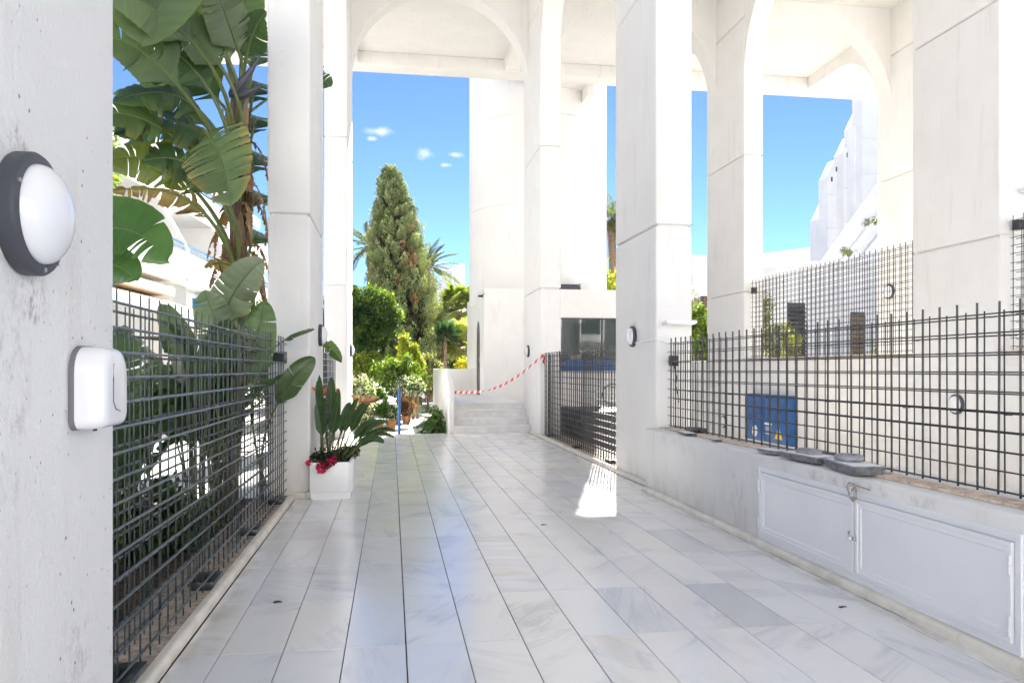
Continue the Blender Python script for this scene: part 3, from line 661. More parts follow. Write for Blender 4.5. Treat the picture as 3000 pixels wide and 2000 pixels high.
#PART2
# ------------------------------------------------------------------ foliage builders
rs = np.random.RandomState(11)
def unit(a): return a/np.maximum(np.linalg.norm(a, axis=1, keepdims=True), 1e-9)
def leaves(name, P, D, N, L, W, C, mat, parent=None, fold=.18):
    """diamond leaves: base P, direction D, normal N, length L, width W, colour C (all per leaf)"""
    n = len(P); S = unit(np.cross(D, N)); L = np.broadcast_to(np.asarray(L, float).reshape(-1, 1), (n, 1)); W = np.broadcast_to(np.asarray(W, float).reshape(-1, 1), (n, 1))
    mid = P+D*L*.45
    V = np.stack([P, mid+S*W*.5+N*W*fold, P+D*L-N*L*.12, mid-S*W*.5+N*W*fold], 1).reshape(-1, 3).astype(np.float32)
    me = bpy.data.meshes.new(name); me.vertices.add(4*n); me.vertices.foreach_set('co', V.ravel())
    b = np.arange(n)[:, None]*4; tri = np.concatenate([b+np.array([0, 1, 2]), b+np.array([0, 2, 3])], 1).reshape(-1)
    me.loops.add(6*n); me.loops.foreach_set('vertex_index', tri.astype(np.int32)); me.polygons.add(2*n); me.polygons.foreach_set('loop_start', np.arange(0, 6*n, 3, dtype=np.int32))
    me.update(calc_edges=True)
    at = me.attributes.new('col', 'FLOAT_COLOR', 'POINT'); c = np.ones((n, 4, 4), np.float32); c[:, :, :3] = C[:, None, :]; at.data.foreach_set('color', c.ravel())
    return link(name, me, mat, parent)
def pal(cols, n, jit=.25, idx=None):
    cols = np.array(cols); i = rs.randint(0, len(cols), n) if idx is None else idx
    return np.clip(cols[i]*(1+jit*rs.randn(n, 1)), .004, .95)
def crown(name, c, r, n, L, W, cols, parent, mat='leaf', clumps=60, cl=.28, shell=.55, droop=.2, jit=.22, box_=False):
    """leaf clumps spread through an ellipsoid (or box) volume"""
    c, r = np.array(c), np.array(r)
    if box_: q = rs.uniform(-1, 1, (clumps, 3)); k = rs.randint(0, 3, clumps); q[np.arange(clumps), k] = np.sign(q[np.arange(clumps), k])*rs.uniform(.7, 1, clumps)
    else: q = unit(rs.randn(clumps, 3))*rs.uniform(shell, 1, (clumps, 1))
    cc = q*r; i = rs.randint(0, clumps, n); off = unit(rs.randn(n, 3))*rs.uniform(0, 1, (n, 1))**.5*cl*r.mean()
    P = c+cc[i]+off; out = unit(q[i]+.7*unit(off)); D = unit(out*.5+rs.randn(n, 3)*.6+np.array([0, 0, -droop])); N = unit(out+rs.randn(n, 3)*.5+np.array([0, 0, .4]))
    tint = (1+.22*rs.randn(clumps, 1))[i]
    return leaves(name, P, D, N, L*rs.uniform(.6, 1.2, n), W*rs.uniform(.6, 1.2, n), np.clip(pal(cols, n, jit)*tint, .004, .9), mat, parent)
G_DARK = [(.05, .10, .03), (.06, .115, .035), (.04, .08, .026)]
G_MID = [(.08, .155, .04), (.10, .18, .045), (.07, .13, .035)]
G_LIME = [(.20, .28, .04), (.26, .32, .04), (.14, .22, .035)]
G_YEL = [(.42, .42, .05), (.34, .38, .05), (.22, .30, .04)]
G_VAR = [(.07, .13, .04), (.10, .16, .05), (.55, .56, .42), (.62, .62, .5)]
def trunk(name, pts, r0, r1, mat, parent, n=9):
    m = len(pts); return tubeobj(name, pts, [r0+(r1-r0)*i/(m-1) for i in range(m)], mat, parent, n)
def shrub(name, label, cat, base, top, r, n, L, W, cols, group=None, stems=3, **k):
    t = thing(name, label, cat, base, group); b = Vector(base); c = Vector(top)
    for s in range(stems):
        a = rnd.uniform(0, 6.28); d = rnd.uniform(.05, .35)
        e = c+Vector((math.cos(a)*r[0]*d, math.sin(a)*r[1]*d, 0)); trunk('trunk', [b+Vector((math.cos(a)*.04, math.sin(a)*.04, -.05)), b.lerp(e, .5)+Vector((rnd.uniform(-.05, .05), rnd.uniform(-.05, .05), 0)), e], .035*max(.4, r[0]), .012, 'bark', t, 7)
    crown('crown', top, r, n, L, W, cols, t, **k); return t
# ------------------------------------------------------------------ paddle leaves
def bez(p0, p1, p2, t): return p0*(1-t)**2+p1*(2*t*(1-t))+p2*t*t
def paddle(parent, p0, p1, p2, w, up=(0, 0, 1), pet=None, tears=7, droop=.5, fold=.25, col=(.07, .13, .035), edge=None, seed=0, sweep=.10, name='leaf', rag=0., pr=.013):
    r = np.random.RandomState(seed); p0, p1, p2 = [Vector(p) for p in (p0, p1, p2)]; up = Vector(up); V, F, Cc = [], [], []
    n = 30; ln = (p1-p0).length+(p2-p1).length; col = np.array(col)*1.3; edge = np.array(edge) if edge is not None else col*np.array([1.25, 1.15, .9])
    def wid(t): return w*.5*min(1, (t/.16+.06)**.6)*max(0, 1-t**3.2)**.62
    for side in (1, -1):
        cuts = sorted(set([0, n]+[int(x) for x in r.uniform(2, n-2, tears)]))
        for a, b in zip(cuts[:-1], cuts[1:]):
            dr = droop*r.uniform(.4, 1.5); sh = r.uniform(-.02, .02); g = 1+.13*r.randn(); gap = r.choice([.05, .12, .25, .5]) if b-a > 1 else .15; cut = 1-rag*r.rand(); base = len(V)
            for i in range(a, b+1):
                t = i/n; p = bez(p0, p1, p2, t); T = (bez(p0, p1, p2, min(1, t+.02))-bez(p0, p1, p2, max(0, t-.02))).normalized()
                s = T.cross(up); s = (s.normalized() if s.length > .05 else Vector((1, 0, 0)))*side; nn = s.cross(T)*side
                if nn.dot(up) < 0: nn = -nn
                tt = t+(gap/n if i == a and a > 0 else -gap/n if i == b and b < n else 0); W = wid(t)*cut
                for k, fr in enumerate((0, .33, .7, 1.)):
                    q = p+s*(W*fr*(1-.12*dr*fr))+T*(ln*(sweep*fr*fr*(1-t)*.9+(tt-t)*fr+sh*fr))+nn*(W*(fold*fr-dr*fr*fr))
                    V.append(q+nn*(.006*math.sin(i*2.3)*fr))
                    e = max(0, fr-.55)/.45; mixf = e*e*(.75 if edge is not None else .3)*(.4+.6*r.rand())
                    Cc.append((col*(1-mixf)+edge*mixf)*g*(1+.06*r.randn()))
            m = b-a+1
            for i in range(m-1):
                for k in range(3):
                    f = (base+i*4+k, base+i*4+k+1, base+(i+1)*4+k+1, base+(i+1)*4+k); F.append(f if side > 0 else f[::-1])
    o = raw(name, V, F, 'bigleaf', parent, False, np.clip(np.array(Cc), .005, .9)); o.data.polygons.foreach_set('use_smooth', [True]*len(F))
    mp = [bez(p0, p1, p2, t) for t in np.linspace(0, .96, 10)]; rr = [pr*(1-.8*i/9) for i in range(10)]
    if pet is not None:
        q0 = Vector(pet); q1 = p0-(p1-p0).normalized()*((p0-q0).length*.45); mp = [bez(q0, q1, p0, t) for t in np.linspace(0, .9, 7)]+mp; rr = [pr*1.7-.7*pr*i/6 for i in range(7)]+rr
    tubeobj('petiole', mp, rr, 'bigleaf', o, 6, (.16, .20, .07)); return o
def clump(label, base, n, h, spread, bl, bw, seed, cols, cat='plant', name='paddle_leaf_plant', az=None, group=None, lean=.5):
    r = random.Random(seed); t = thing(name, label, cat, base, group); b = Vector(base)
    for i in range(n):
        a = r.uniform(0, 6.283) if az is None else r.uniform(*az); hh = h*r.uniform(.55, 1.05); s = spread*r.uniform(.25, 1.)
        d = Vector((math.cos(a), math.sin(a), 0)); p0 = b+d*(s*.55)+Vector((0, 0, hh*.62)); L = bl*r.uniform(.7, 1.15); e = lean*r.uniform(.3, 1.5)
        p1 = p0+(d*e*.5+Vector((0, 0, 1))).normalized()*L*.5; p2 = p1+(d*e*1.6+Vector((0, 0, .6))).normalized()*L*.5
        paddle(t, p0, p1, p2, bw*r.uniform(.75, 1.2), up=Vector((-d.x, -d.y, .4)), pet=b+d*.05+Vector((r.uniform(-.06, .06), r.uniform(-.06, .06), 0)), tears=r.randint(1, 6), droop=.25, fold=.3, col=cols[i % len(cols)], seed=seed*97+i, pr=.009)
    return t
# giant bird of paradise behind the left fence ---------------------------------
bt = thing('bird_of_paradise_tree', 'tall banana-like tree with torn paddle leaves behind the left fence', 'tree', (-1.62, 8.05, -.1))
B = Vector((-1.62, 8.05, 0))
trunk('trunk', [(-1.60, 8.08, -.15), (-1.55, 8.06, .8), (-1.52, 8.05, 1.7), (-1.50, 8.05, 2.5), (-1.50, 8.05, 3.1), (-1.52, 8.05, 3.6), (-1.50, 8.05, 4.15)], .10, .07, 'fibre', bt, 12)
for i in range(46):                                              # dry leaf sheaths wrapped round the trunk
    a = rnd.uniform(0, 6.28); z = rnd.uniform(1.2, 3.75); d = Vector((math.cos(a), math.sin(a), 0)); p = Vector((-1.505, 8.05, z))+d*.075
    paddle(bt, p, p+d*.04+Vector((0, 0, .2)), p+d*rnd.uniform(.03, .13)+Vector((0, 0, .46*rnd.choice((1, 1, 1, -.6)))), rnd.uniform(.07, .15), up=-d, tears=2, col=rnd.choice(((.16, .09, .05), (.10, .055, .035), (.22, .15, .09))), seed=300+i, name='dry_sheath', pr=.004, rag=.4)
GB = (.24, .12, .055)
crn = Vector((-1.5, 8.05, 3.75))
SPEC = [
 ((-1.96, 7.5, 5.36), (-2.01, 7.2, 4.81), (-2.09, 7.0, 4.13), 1.0, (0, -1, 0.1), (.085, .125, .06), None, 2, 0.1),
 ((-1.6, 7.7, 4.26), (-1.77, 7.6, 4.48), (-1.99, 7.4, 4.65), 0.36, (0.5, -1, 0.4), (.085, .125, .06), None, 2, 0.2),
 ((-1.54, 7.8, 4.35), (-1.7, 7.7, 4.67), (-1.85, 7.5, 5.01), 0.4, (0.6, -1, 0.2), (.12, .155, .09), None, 4, 0.2),
 ((-1.45, 7.8, 4.44), (-1.52, 7.6, 4.68), (-1.63, 7.4, 5.01), 0.36, (0.4, -1, 0.2), (.12, .155, .09), None, 8, 0.3),
 ((-1.44, 7.9, 4.52), (-1.42, 7.9, 4.9), (-1.34, 7.8, 5.36), 0.36, (-0.3, -1, 0.1), (.085, .125, .06), None, 2, 0.2),
 ((-1.7, 7.7, 4.03), (-1.89, 7.6, 4.33), (-2.14, 7.3, 4.33), 0.52, (0.4, -1, 0.6), (.045, .085, .035), (.12, .15, .03), 9, 0.22),
 ((-1.66, 7.9, 4.0), (-1.98, 7.9, 4.32), (-2.52, 7.8, 4.37), 0.5, (0.2, -1, 0.6), (.045, .085, .035), (.12, .15, .03), 6, 0.3),
 ((-1.74, 7.6, 3.77), (-1.99, 7.4, 4.01), (-2.37, 7.2, 3.71), 0.42, (0.1, -0.8, 0.8), (.045, .085, .035), (.16, .18, .03), 5, 0.5),
 ((-1.81, 8.0, 3.79), (-2.18, 7.9, 4.1), (-2.59, 7.8, 3.98), 0.46, (0.1, -0.9, 0.7), (.085, .125, .06), (.16, .18, .03), 6, 0.4),
 ((-1.66, 7.8, 3.53), (-1.99, 7.6, 3.88), (-2.45, 7.4, 3.48), 0.46, (0, -0.7, 1), (.03, .065, .03), (.24, .22, .03), 8, 0.55),
 ((-1.71, 8.1, 3.57), (-1.99, 8.1, 3.88), (-2.53, 8.0, 3.57), 0.42, (0, -0.8, 0.8), (.045, .085, .035), (.16, .18, .03), 6, 0.5),
 ((-1.64, 7.35, 3.52), (-1.47, 7.2, 3.31), (-1.39, 7.1, 2.83), 0.5, (-0.25, -1, 0.2), (.08, .12, .05), (.36, .24, .06), 12, 0.12),
 ((-1.58, 7.7, 3.05), (-1.87, 7.6, 3.47), (-2.22, 7.4, 3.25), 0.44, (0.1, -0.9, 0.6), (.045, .085, .035), (.24, .22, .03), 11, 0.5),
 ((-1.69, 8.0, 3.18), (-1.9, 7.9, 3.4), (-2.12, 7.8, 3.12), 0.4, (0.1, -1, 0.4), (.12, .15, .03), (.24, .22, .03), 8, 0.35),
 ((-1.63, 7.4, 2.76), (-1.84, 7.2, 3.05), (-2.31, 7.0, 2.9), 0.36, (0, -0.9, 0.6), (.17, .13, .045), GB, 18, 1.0),
 ((-1.4, 7.9, 4.42), (-1.34, 7.8, 4.65), (-1.16, 7.6, 4.76), 0.34, (0.3, -1, 0.4), (.045, .085, .035), None, 3, 0.3),
 ((-1.49, 8.75, 4.63), (-1.53, 9.3, 5.18), (-1.52, 9.75, 5.29), 0.4, (0.2, -1, 0.5), (.045, .085, .035), None, 4, 0.3),
 ((-1.5, 8.75, 4.25), (-1.54, 9.35, 4.83), (-1.53, 9.8, 4.79), 0.4, (0.2, -1, 0.6), (.045, .085, .035), None, 6, 0.4),
 ((-1.49, 8.75, 3.92), (-1.54, 9.35, 4.43), (-1.53, 9.8, 4.37), 0.4, (0.2, -1, 0.6), (.03, .065, .03), None, 6, 0.4),
 ((-1.5, 8.75, 3.5), (-1.54, 9.35, 4.05), (-1.53, 9.8, 3.89), 0.4, (0.3, -1, 0.5), (.03, .065, .03), None, 7, 0.4),
 ((-1.5, 8.75, 3.13), (-1.54, 9.35, 3.6), (-1.53, 9.8, 3.39), 0.4, (0.3, -1, 0.5), (.03, .065, .03), None, 7, 0.4),
 ((-1.51, 8.75, 2.7), (-1.54, 9.35, 3.15), (-1.53, 9.8, 2.92), 0.4, (0.3, -1, 0.5), (.03, .065, .03), None, 6, 0.4),
 ((-1.47, 7.9, 2.36), (-1.6, 7.8, 2.47), (-1.72, 7.6, 2.34), 0.22, (0, -1, 0.5), (.17, .13, .045), GB, 9, 0.4),
 ((-1.45, 10.9, 5.21), (-1.09, 11.0, 5.56), (-0.83, 11.0, 5.28), 0.55, (0.1, -1, 0.3), (.03, .065, .03), None, 14, 0.5),
]
for i, (a, b, c, wd, u, cl, ed, te, dr) in enumerate(SPEC):
    z = min(crn.z+.25, max(1.5, a[2]-.8)); paddle(bt, a, b, c, wd*(1.38 if 0 < i < 14 else 1), u, pet=(-1.5+.05*math.sin(i*2), 8.05+.05*math.cos(i*2), z), tears=te, droop=dr, col=cl, edge=ed, seed=40+i, pr=.017, rag=.55 if ed is GB else .05)
for i, (a, b, c, wd, u, cl) in enumerate((((-1.86, 7.3, 3.9), (-2.2, 7.0, 4.3), (-2.55, 6.8, 4.1), .6, (.1, -1, .5), (.07, .11, .05)), ((-1.95, 7.5, 3.5), (-2.3, 7.2, 3.75), (-2.6, 7.0, 3.45), .55, (.1, -.9, .7), (.06, .10, .035)),
        ((-1.9, 7.6, 3.15), (-2.2, 7.4, 3.4), (-2.55, 7.3, 3.2), .5, (.1, -.9, .6), (.08, .11, .03)), ((-1.75, 7.3, 4.3), (-2.1, 7.0, 4.62), (-2.45, 6.8, 4.5), .6, (.1, -1, .45), (.08, .12, .06)))):
    paddle(bt, a, b, c, wd, u, pet=(-1.52, 8.0, a[2]-.7), tears=(5, 9, 7, 3)[i], droop=(.25, .4, .45, .2)[i], col=cl, edge=(.16, .17, .03) if i in (1, 2) else None, seed=170+i, pr=.016)
for i in range(12):
    a = rnd.uniform(2.6, 6.9); z = rnd.uniform(2.3, 3.7); d = Vector((math.cos(a), math.sin(a), 0)); p = Vector((-1.5, 8.05, z))+d*.09; L = rnd.uniform(.3, .55)
    paddle(bt, p, p+d*.16+Vector((0, 0, .02)), p+d*.2+Vector((0, 0, -L)), rnd.uniform(.1, .2), up=d, tears=9, droop=.9, col=rnd.choice(((.20, .11, .06), (.13, .07, .04), (.26, .17, .10))), edge=(.12, .06, .035), seed=700+i, name='dry_leaf', pr=.006, rag=.7)
# flower spathe: dark beak
for k, (e, z) in enumerate((((-1.22, 7.75, 4.12), 4.06), ((-1.25, 7.8, 4.42), 4.10))):
    s = Vector((-1.55, 7.93, z-.04*k)); e = Vector(e); tubeobj('flower_spathe', [s.lerp(e, q)-Vector((0, 0, .03*math.sin(q*3.1))) for q in np.linspace(0, 1, 9)], [.03, .052, .055, .05, .042, .033, .024, .014, .003], 'dark_grey', bt, 8)
# lower plants behind the fence
GRN = [(.055, .11, .04), (.075, .13, .05), (.045, .09, .035), (.11, .15, .045), (.06, .105, .055)]
clump('grey-green paddle-leaf plant leaning on the left middle pillar', (-1.75, 7.55, -.1), 11, 2.0, .55, .85, .42, 5, [(.075, .115, .07), (.05, .09, .04), (.03, .07, .02)])
clump('tall paddle-leaf plant behind the middle of the left fence', (-2.1, 6.3, -.1), 13, 1.65, .6, .8, .34, 6, GRN)
clump('dense paddle-leaf plant behind the near end of the left fence', (-2.2, 5.0, -.1), 12, 1.55, .6, .8, .34, 7, GRN)
clump('paddle-leaf plant with dark leaves against the far end of the left fence', (-1.78, 8.4, -.1), 12, 1.5, .4, .7, .3, 8, GRN)
clump('low paddle-leaf plant behind the left fence next to the near wall', (-2.45, 4.2, -.1), 9, 1.2, .6, .7, .3, 9, GRN)
clump('paddle-leaf plant in the second row behind the left fence', (-3.3, 6.9, -.1), 12, 1.7, .8, .9, .4, 12, GRN)
clump('bushy paddle-leaf plant deep behind the middle of the left fence', (-3.0, 5.7, -.1), 14, 1.6, .8, .9, .42, 14, GRN)
clump('leafy paddle-leaf plant deep behind the far end of the left fence', (-2.5, 7.6, -.1), 14, 1.5, .7, .85, .4, 15, GRN)
nb = thing('broad_leaf_plant', 'broad split paddle leaf beside the near wall, left of the tree', 'plant', (-3.1, 6.2, -.1))
paddle(nb, (-2.3, 6.2, 2.3), (-1.95, 6.1, 2.62), (-1.60, 6.0, 2.18), .55, (.1, -1, .5), pet=(-3.1, 6.2, -.1), tears=6, droop=.3, col=(.05, .11, .03), seed=71)
paddle(nb, (-2.35, 6.3, 2.1), (-2.1, 6.2, 2.3), (-1.85, 6.1, 2.05), .4, (.1, -1, .5), pet=(-3.1, 6.2, -.1), tears=4, droop=.4, col=(.055, .12, .04), seed=72)
gp = thing('grey_leaf_plant', 'pale grey-green broad leaves at the foot of the tall tree, beside the pillar', 'plant', (-1.6, 7.6, -.1))
for i, (a, b, c, wd) in enumerate((((-1.58, 7.6, 1.8), (-1.44, 7.5, 2.22), (-1.16, 7.5, 2.42), .40), ((-1.5, 7.5, 1.5), (-1.6, 7.4, 1.88), (-1.66, 7.35, 2.12), .38), ((-1.75, 7.4, 1.45), (-1.9, 7.3, 1.75), (-2.0, 7.2, 1.98), .26), ((-1.35, 7.7, 1.3), (-1.25, 7.7, 1.7), (-1.2, 7.75, 2.05), .36))):
    paddle(gp, a, b, c, wd, (.3, -1, .3), pet=(-1.6+.04*i, 7.6, -.1), tears=(3, 4, 1, 2)[i], droop=.2, col=((.12, .155, .105), (.10, .14, .09), (.07, .11, .05), (.045, .10, .025))[i], seed=860+i, pr=.011)
pk = thing('poking_leaf_plant', 'paddle leaves poking through the left fence in front of the pillar', 'plant', (-1.3, 8.35, -.05))
paddle(pk, (-1.18, 8.35, 1.02), (-.98, 8.3, 1.38), (-.80, 8.35, 1.52), .26, (.6, -.5, .6), pet=(-1.3, 8.35, -.05), tears=1, droop=.3, col=(.05, .09, .035), seed=81, pr=.009)
paddle(pk, (-1.12, 8.45, 1.70), (-.98, 8.4, 1.78), (-.80, 8.4, 1.82), .15, (0, -.6, 1), pet=(-1.3, 8.4, .2), tears=1, droop=.3, col=(.05, .09, .045), seed=82, pr=.008)
paddle(pk, (-1.0, 10.6, 1.75), (-.88, 10.7, 1.82), (-.66, 10.75, 1.5), .26, (0, -.7, .8), pet=(-1.2, 10.6, .2), tears=2, droop=.3, col=(.06, .10, .03), seed=83, pr=.008)
for i, (x, y) in enumerate(((-2.0, 4.0), (-2.3, 5.5), (-1.9, 6.7), (-2.6, 3.5))):
    shrub('ground_shrub', ('low dark leafy shrub at the foot of the left fence, nearest the wall', 'low dark leafy shrub behind the left fence, second from the wall', 'low dark leafy shrub behind the left fence near its far end', 'low dark shrub deep behind the near end of the left fence')[i], 'shrub', (x, y, -.1), (x, y, .18), (.42, .5, .3), 1500, .10, .05, G_DARK+[(.05, .08, .05)], stems=2)
tag(box('planting_bed', -4.2, -1.45, 3.4, 9.3, -.099, -.07, 'soil'), kind='structure')
# strelitzia in the stone planter
sp = thing('strelitzia_plant', 'bird-of-paradise plant with strap leaves growing in the stone planter', 'plant', (-.65, 9.1, .36))
r_ = random.Random(4)
LV = [(-.78, 9.0, -.03, 1.0), (-.76, 9.1, -.10, .95), (-.70, 9.0, .02, .98), (-.68, 9.2, .08, .86), (-.62, 9.1, .28, .82), (-.60, 9.15, .42, .80), (-.58, 9.0, .5, .58), (-.56, 9.2, .62, .56), (-.55, 9.1, .70, .46), (-.56, 8.95, .55, .34), (-.60, 9.3, .75, .38), (-.72, 9.3, -.15, .8), (-.66, 9.4, .2, .75), (-.74, 8.9, -.12, .7), (-.52, 9.3, .5, .28), (-.70, 9.05, .12, .72)]
for i, (x, y, sx, h) in enumerate(LV):
    e = Vector((x+sx*.82+.02, y-.12+r_.uniform(-.1, .1), .36+h*(.98 if sx < .2 else .92))); p0 = Vector((x, y, .38)).lerp(e, .36)+Vector((0, 0, .04)); mid = p0.lerp(e, .5)+Vector((0, 0, .05+.06*abs(sx)))
    paddle(sp, p0, mid, e-Vector((0, 0, .14*abs(sx))), r_.uniform(.085, .13), (-.3*sx, -1, .45+abs(sx)), pet=(x+r_.uniform(-.02, .02), y, .355), tears=0, droop=.1, fold=.4, col=((.045, .085, .04), (.06, .10, .05), (.04, .075, .03))[i % 3], seed=500+i, pr=.008, sweep=.05)
for i, (x, z, c) in enumerate(((-.79, 1.12, (.62, .20, .03)), (-.34, 1.02, (.5, .22, .14)))):
    b = Vector((x, 9.05, z)); tubeobj('flower_stem', [(-.7, 9.08, .36), ((x-.7)/2, 9.07, (z+.36)/2+.1), b], .008, 'bigleaf', sp, 6, (.10, .13, .05))
    for k in range(4): paddle(sp, b, b+Vector((.06*(k-1), -.02, .06)), b+Vector((.11*(k-1.2), -.03, .12-.03*abs(k-1))), .035, (0, -1, .2), tears=0, col=c, seed=600+i*5+k, name='petal', pr=.003)
    paddle(sp, b, b+Vector((.09, -.02, .01)), b+Vector((.2, -.03, .03)), .04, (0, -1, .3), tears=0, col=(.25, .10, .10), seed=640+i, name='flower_spathe', pr=.006)
gf = thing('bedding_plant', 'trailing dark bedding plant with pink flowers at the front of the planter', 'plant', (-.72, 8.7, .36))
crown('foliage', (-.70, 8.78, .42), (.19, .22, .09), 900, .05, .032, [(.035, .055, .025), (.05, .07, .03), (.06, .05, .03)], gf, clumps=30)
crown('foliage', (-.50, 9.35, .43), (.10, .3, .07), 500, .045, .03, [(.05, .07, .03), (.09, .07, .05)], gf, clumps=24)
for i, (x, z, s) in enumerate(((-.745, .335, .048), (-.675, .385, .040), (-.615, .42, .028), (-.885, .385, .026), (-.775, .375, .03))):
    s *= 1.35; q = unit(rs.randn(60, 3)); P = np.array([x, 8.585+.015*i, z+.01])+q*s*.35
    leaves('flower', P, q, unit(np.cross(q, rs.randn(60, 3))), s*rs.uniform(.5, .8, 60), s*.7, pal([(.85, .03, .17), (.90, .06, .24), (.70, .02, .12)], 60, .1), 'petal', gf)
# ------------------------------------------------------------------ cypress
cy = thing('cypress_tree', 'tall conical grey-green cypress in the garden with brown tips', 'tree', (.45, 33.5, -.16))
trunk('trunk', [(.5, 33.5, -.3), (.45, 33.5, 3), (.2, 33.5, 7), (0, 33.5, 9.6)], .28, .03, 'bark', cy)
nt, nl = 1000, 115
h = rs.uniform(0, 1, nt)**.85; z = .7+h*9.0
prof = np.interp(h, [0, .12, .3, .5, .7, .85, .95, 1], [1.3, 1.5, 1.5, 1.3, .98, .64, .30, .08]); an = rs.uniform(0, 6.283, nt); rad = prof*rs.uniform(.68, 1.0, nt)*(1+.09*np.sin(an*3+z*1.7))
ax = .5-.55*h**1.3; ctr = np.stack([ax+rad*np.cos(an), 33.5+rad*np.sin(an), z], 1); out = np.stack([np.cos(an), np.sin(an), np.zeros(nt)], 1)
axis = unit(out*.42+np.array([0, 0, 1.])+.16*rs.randn(nt, 3)); ts = rs.uniform(.45, .95, nt)*(1-.5*h); tw_ = ts*rs.uniform(.24, .36, nt)
i = np.repeat(np.arange(nt), nl); u = rs.uniform(0, 1, nt*nl); rr = (np.sin(np.clip(u*1.0+.08, 0, 1)*math.pi)**.8)*tw_[i]; q = unit(rs.randn(nt*nl, 3)); q = unit(q-axis[i]*np.sum(q*axis[i], 1, keepdims=True))
P = ctr[i]+axis[i]*(u*ts[i])[:, None]+q*(rr*rs.uniform(.7, 1.05, nt*nl))[:, None]; D = unit(axis[i]*1.0+q*.75+.25*rs.randn(nt*nl, 3)); N = unit(q+.3*rs.randn(nt*nl, 3))
tc_ = pal([(.24, .29, .13), (.29, .34, .17), (.19, .24, .10), (.33, .37, .20)], nt, .2); brown = rs.rand(nt) < (.03+.06*((z > 3.5) & (z < 6.5))); tc_[brown] = pal([(.36, .19, .10), (.30, .20, .12), (.38, .25, .16)], int(brown.sum()), .15)
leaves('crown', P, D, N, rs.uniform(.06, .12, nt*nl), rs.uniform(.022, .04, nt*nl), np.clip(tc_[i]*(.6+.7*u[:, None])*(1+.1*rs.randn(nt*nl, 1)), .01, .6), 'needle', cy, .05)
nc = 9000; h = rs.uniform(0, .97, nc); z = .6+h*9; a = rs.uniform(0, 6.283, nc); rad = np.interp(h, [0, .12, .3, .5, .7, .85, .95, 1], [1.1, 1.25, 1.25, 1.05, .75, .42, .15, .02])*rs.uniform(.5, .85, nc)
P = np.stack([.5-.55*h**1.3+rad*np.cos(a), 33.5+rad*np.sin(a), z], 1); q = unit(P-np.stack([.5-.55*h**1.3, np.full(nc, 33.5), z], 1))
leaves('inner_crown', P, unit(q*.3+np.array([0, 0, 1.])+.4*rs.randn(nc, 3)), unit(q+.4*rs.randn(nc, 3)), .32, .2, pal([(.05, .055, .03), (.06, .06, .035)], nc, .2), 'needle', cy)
# ------------------------------------------------------------------ palms
def frond_mesh(L, nleaf, ll, lw, cols, sag, seed, vee=.5):
    r = np.random.RandomState(seed); t = np.linspace(.12, 1, nleaf); y = t*L*(1-.12*t); zz = L*(.10*t-sag*t*t)
    base = np.stack([np.zeros(nleaf), y, zz], 1); tang = unit(np.gradient(base, axis=0)); Ps, Ds, Ns, Ls = [], [], [], []
    for s in (1, -1):
        side = np.array([s, 0, 0]); d = unit(side*.85+tang*.75+np.array([0, 0, vee*.5])-np.array([0, 0, .25])*t[:, None]+.06*r.randn(nleaf, 3)); Ps.append(base); Ds.append(d); Ns.append(unit(np.cross(d, tang)*s+.2*r.randn(nleaf, 3))); Ls.append(ll*np.sin(np.clip(t*.86+.14, 0, 1)*math.pi)**.6*r.uniform(.85, 1.1, nleaf)+.02)
    P, D, N, Ln = np.concatenate(Ps), np.concatenate(Ds), np.concatenate(Ns), np.concatenate(Ls)
    c = np.clip(np.array(cols)[r.randint(0, len(cols), len(P))]*(1+.15*r.randn(len(P), 1)), .01, .8)
    o = leaves('frond', P, D, N, Ln, lw, c, 'leaf'); me = o.data; bpy.data.objects.remove(o)
    bm = bmesh.new(); bm.from_mesh(me); lay = bm.verts.layers.float_color['col']
    v, f = tube([(0, a*L, 0) for a in (0, .06)]+[tuple(p) for p in base[::4]], [.02*L/1.5]*2+[.016*L/1.5*(1-.9*k/len(base[::4])) for k in range(len(base[::4]))], 4)
    vv = [bm.verts.new(q) for q in v]
    for q in vv: q[lay] = (.25, .24, .10, 1)
    for q in f: bm.faces.new([vv[k] for k in q])
    bm.to_mesh(me); bm.free(); return me
def fan_mesh(L, n, cols, seed):
    r = np.random.RandomState(seed); a = np.linspace(-2.2, 2.2, n); d = np.stack([np.sin(a), np.cos(a), -.15-.25*np.abs(a)/2.2+.06*r.randn(n)], 1); d = unit(d)
    P = np.tile(np.array([0, L*.55, 0]), (n, 1)); N = np.tile(np.array([0, 0, 1.]), (n, 1))+.25*r.randn(n, 3)
    o = leaves('frond', P, d, unit(N), L*.55*r.uniform(.85, 1.1, n), L*.085, np.array(cols)[r.randint(0, len(cols), n)]*(1+.12*r.randn(n, 1)), 'leaf'); me = o.data; bpy.data.objects.remove(o)
    bm = bmesh.new(); bm.from_mesh(me); lay = bm.verts.layers.float_color['col']; v, f = tube([(0, 0, 0), (0, L*.3, .03), (0, L*.57, 0)], .02*L, 4); vv = [bm.verts.new(q) for q in v]
    for q in vv: q[lay] = (.2, .2, .08, 1)
    for q in f: bm.faces.new([vv[k] for k in q])
    bm.to_mesh(me); bm.free(); return me
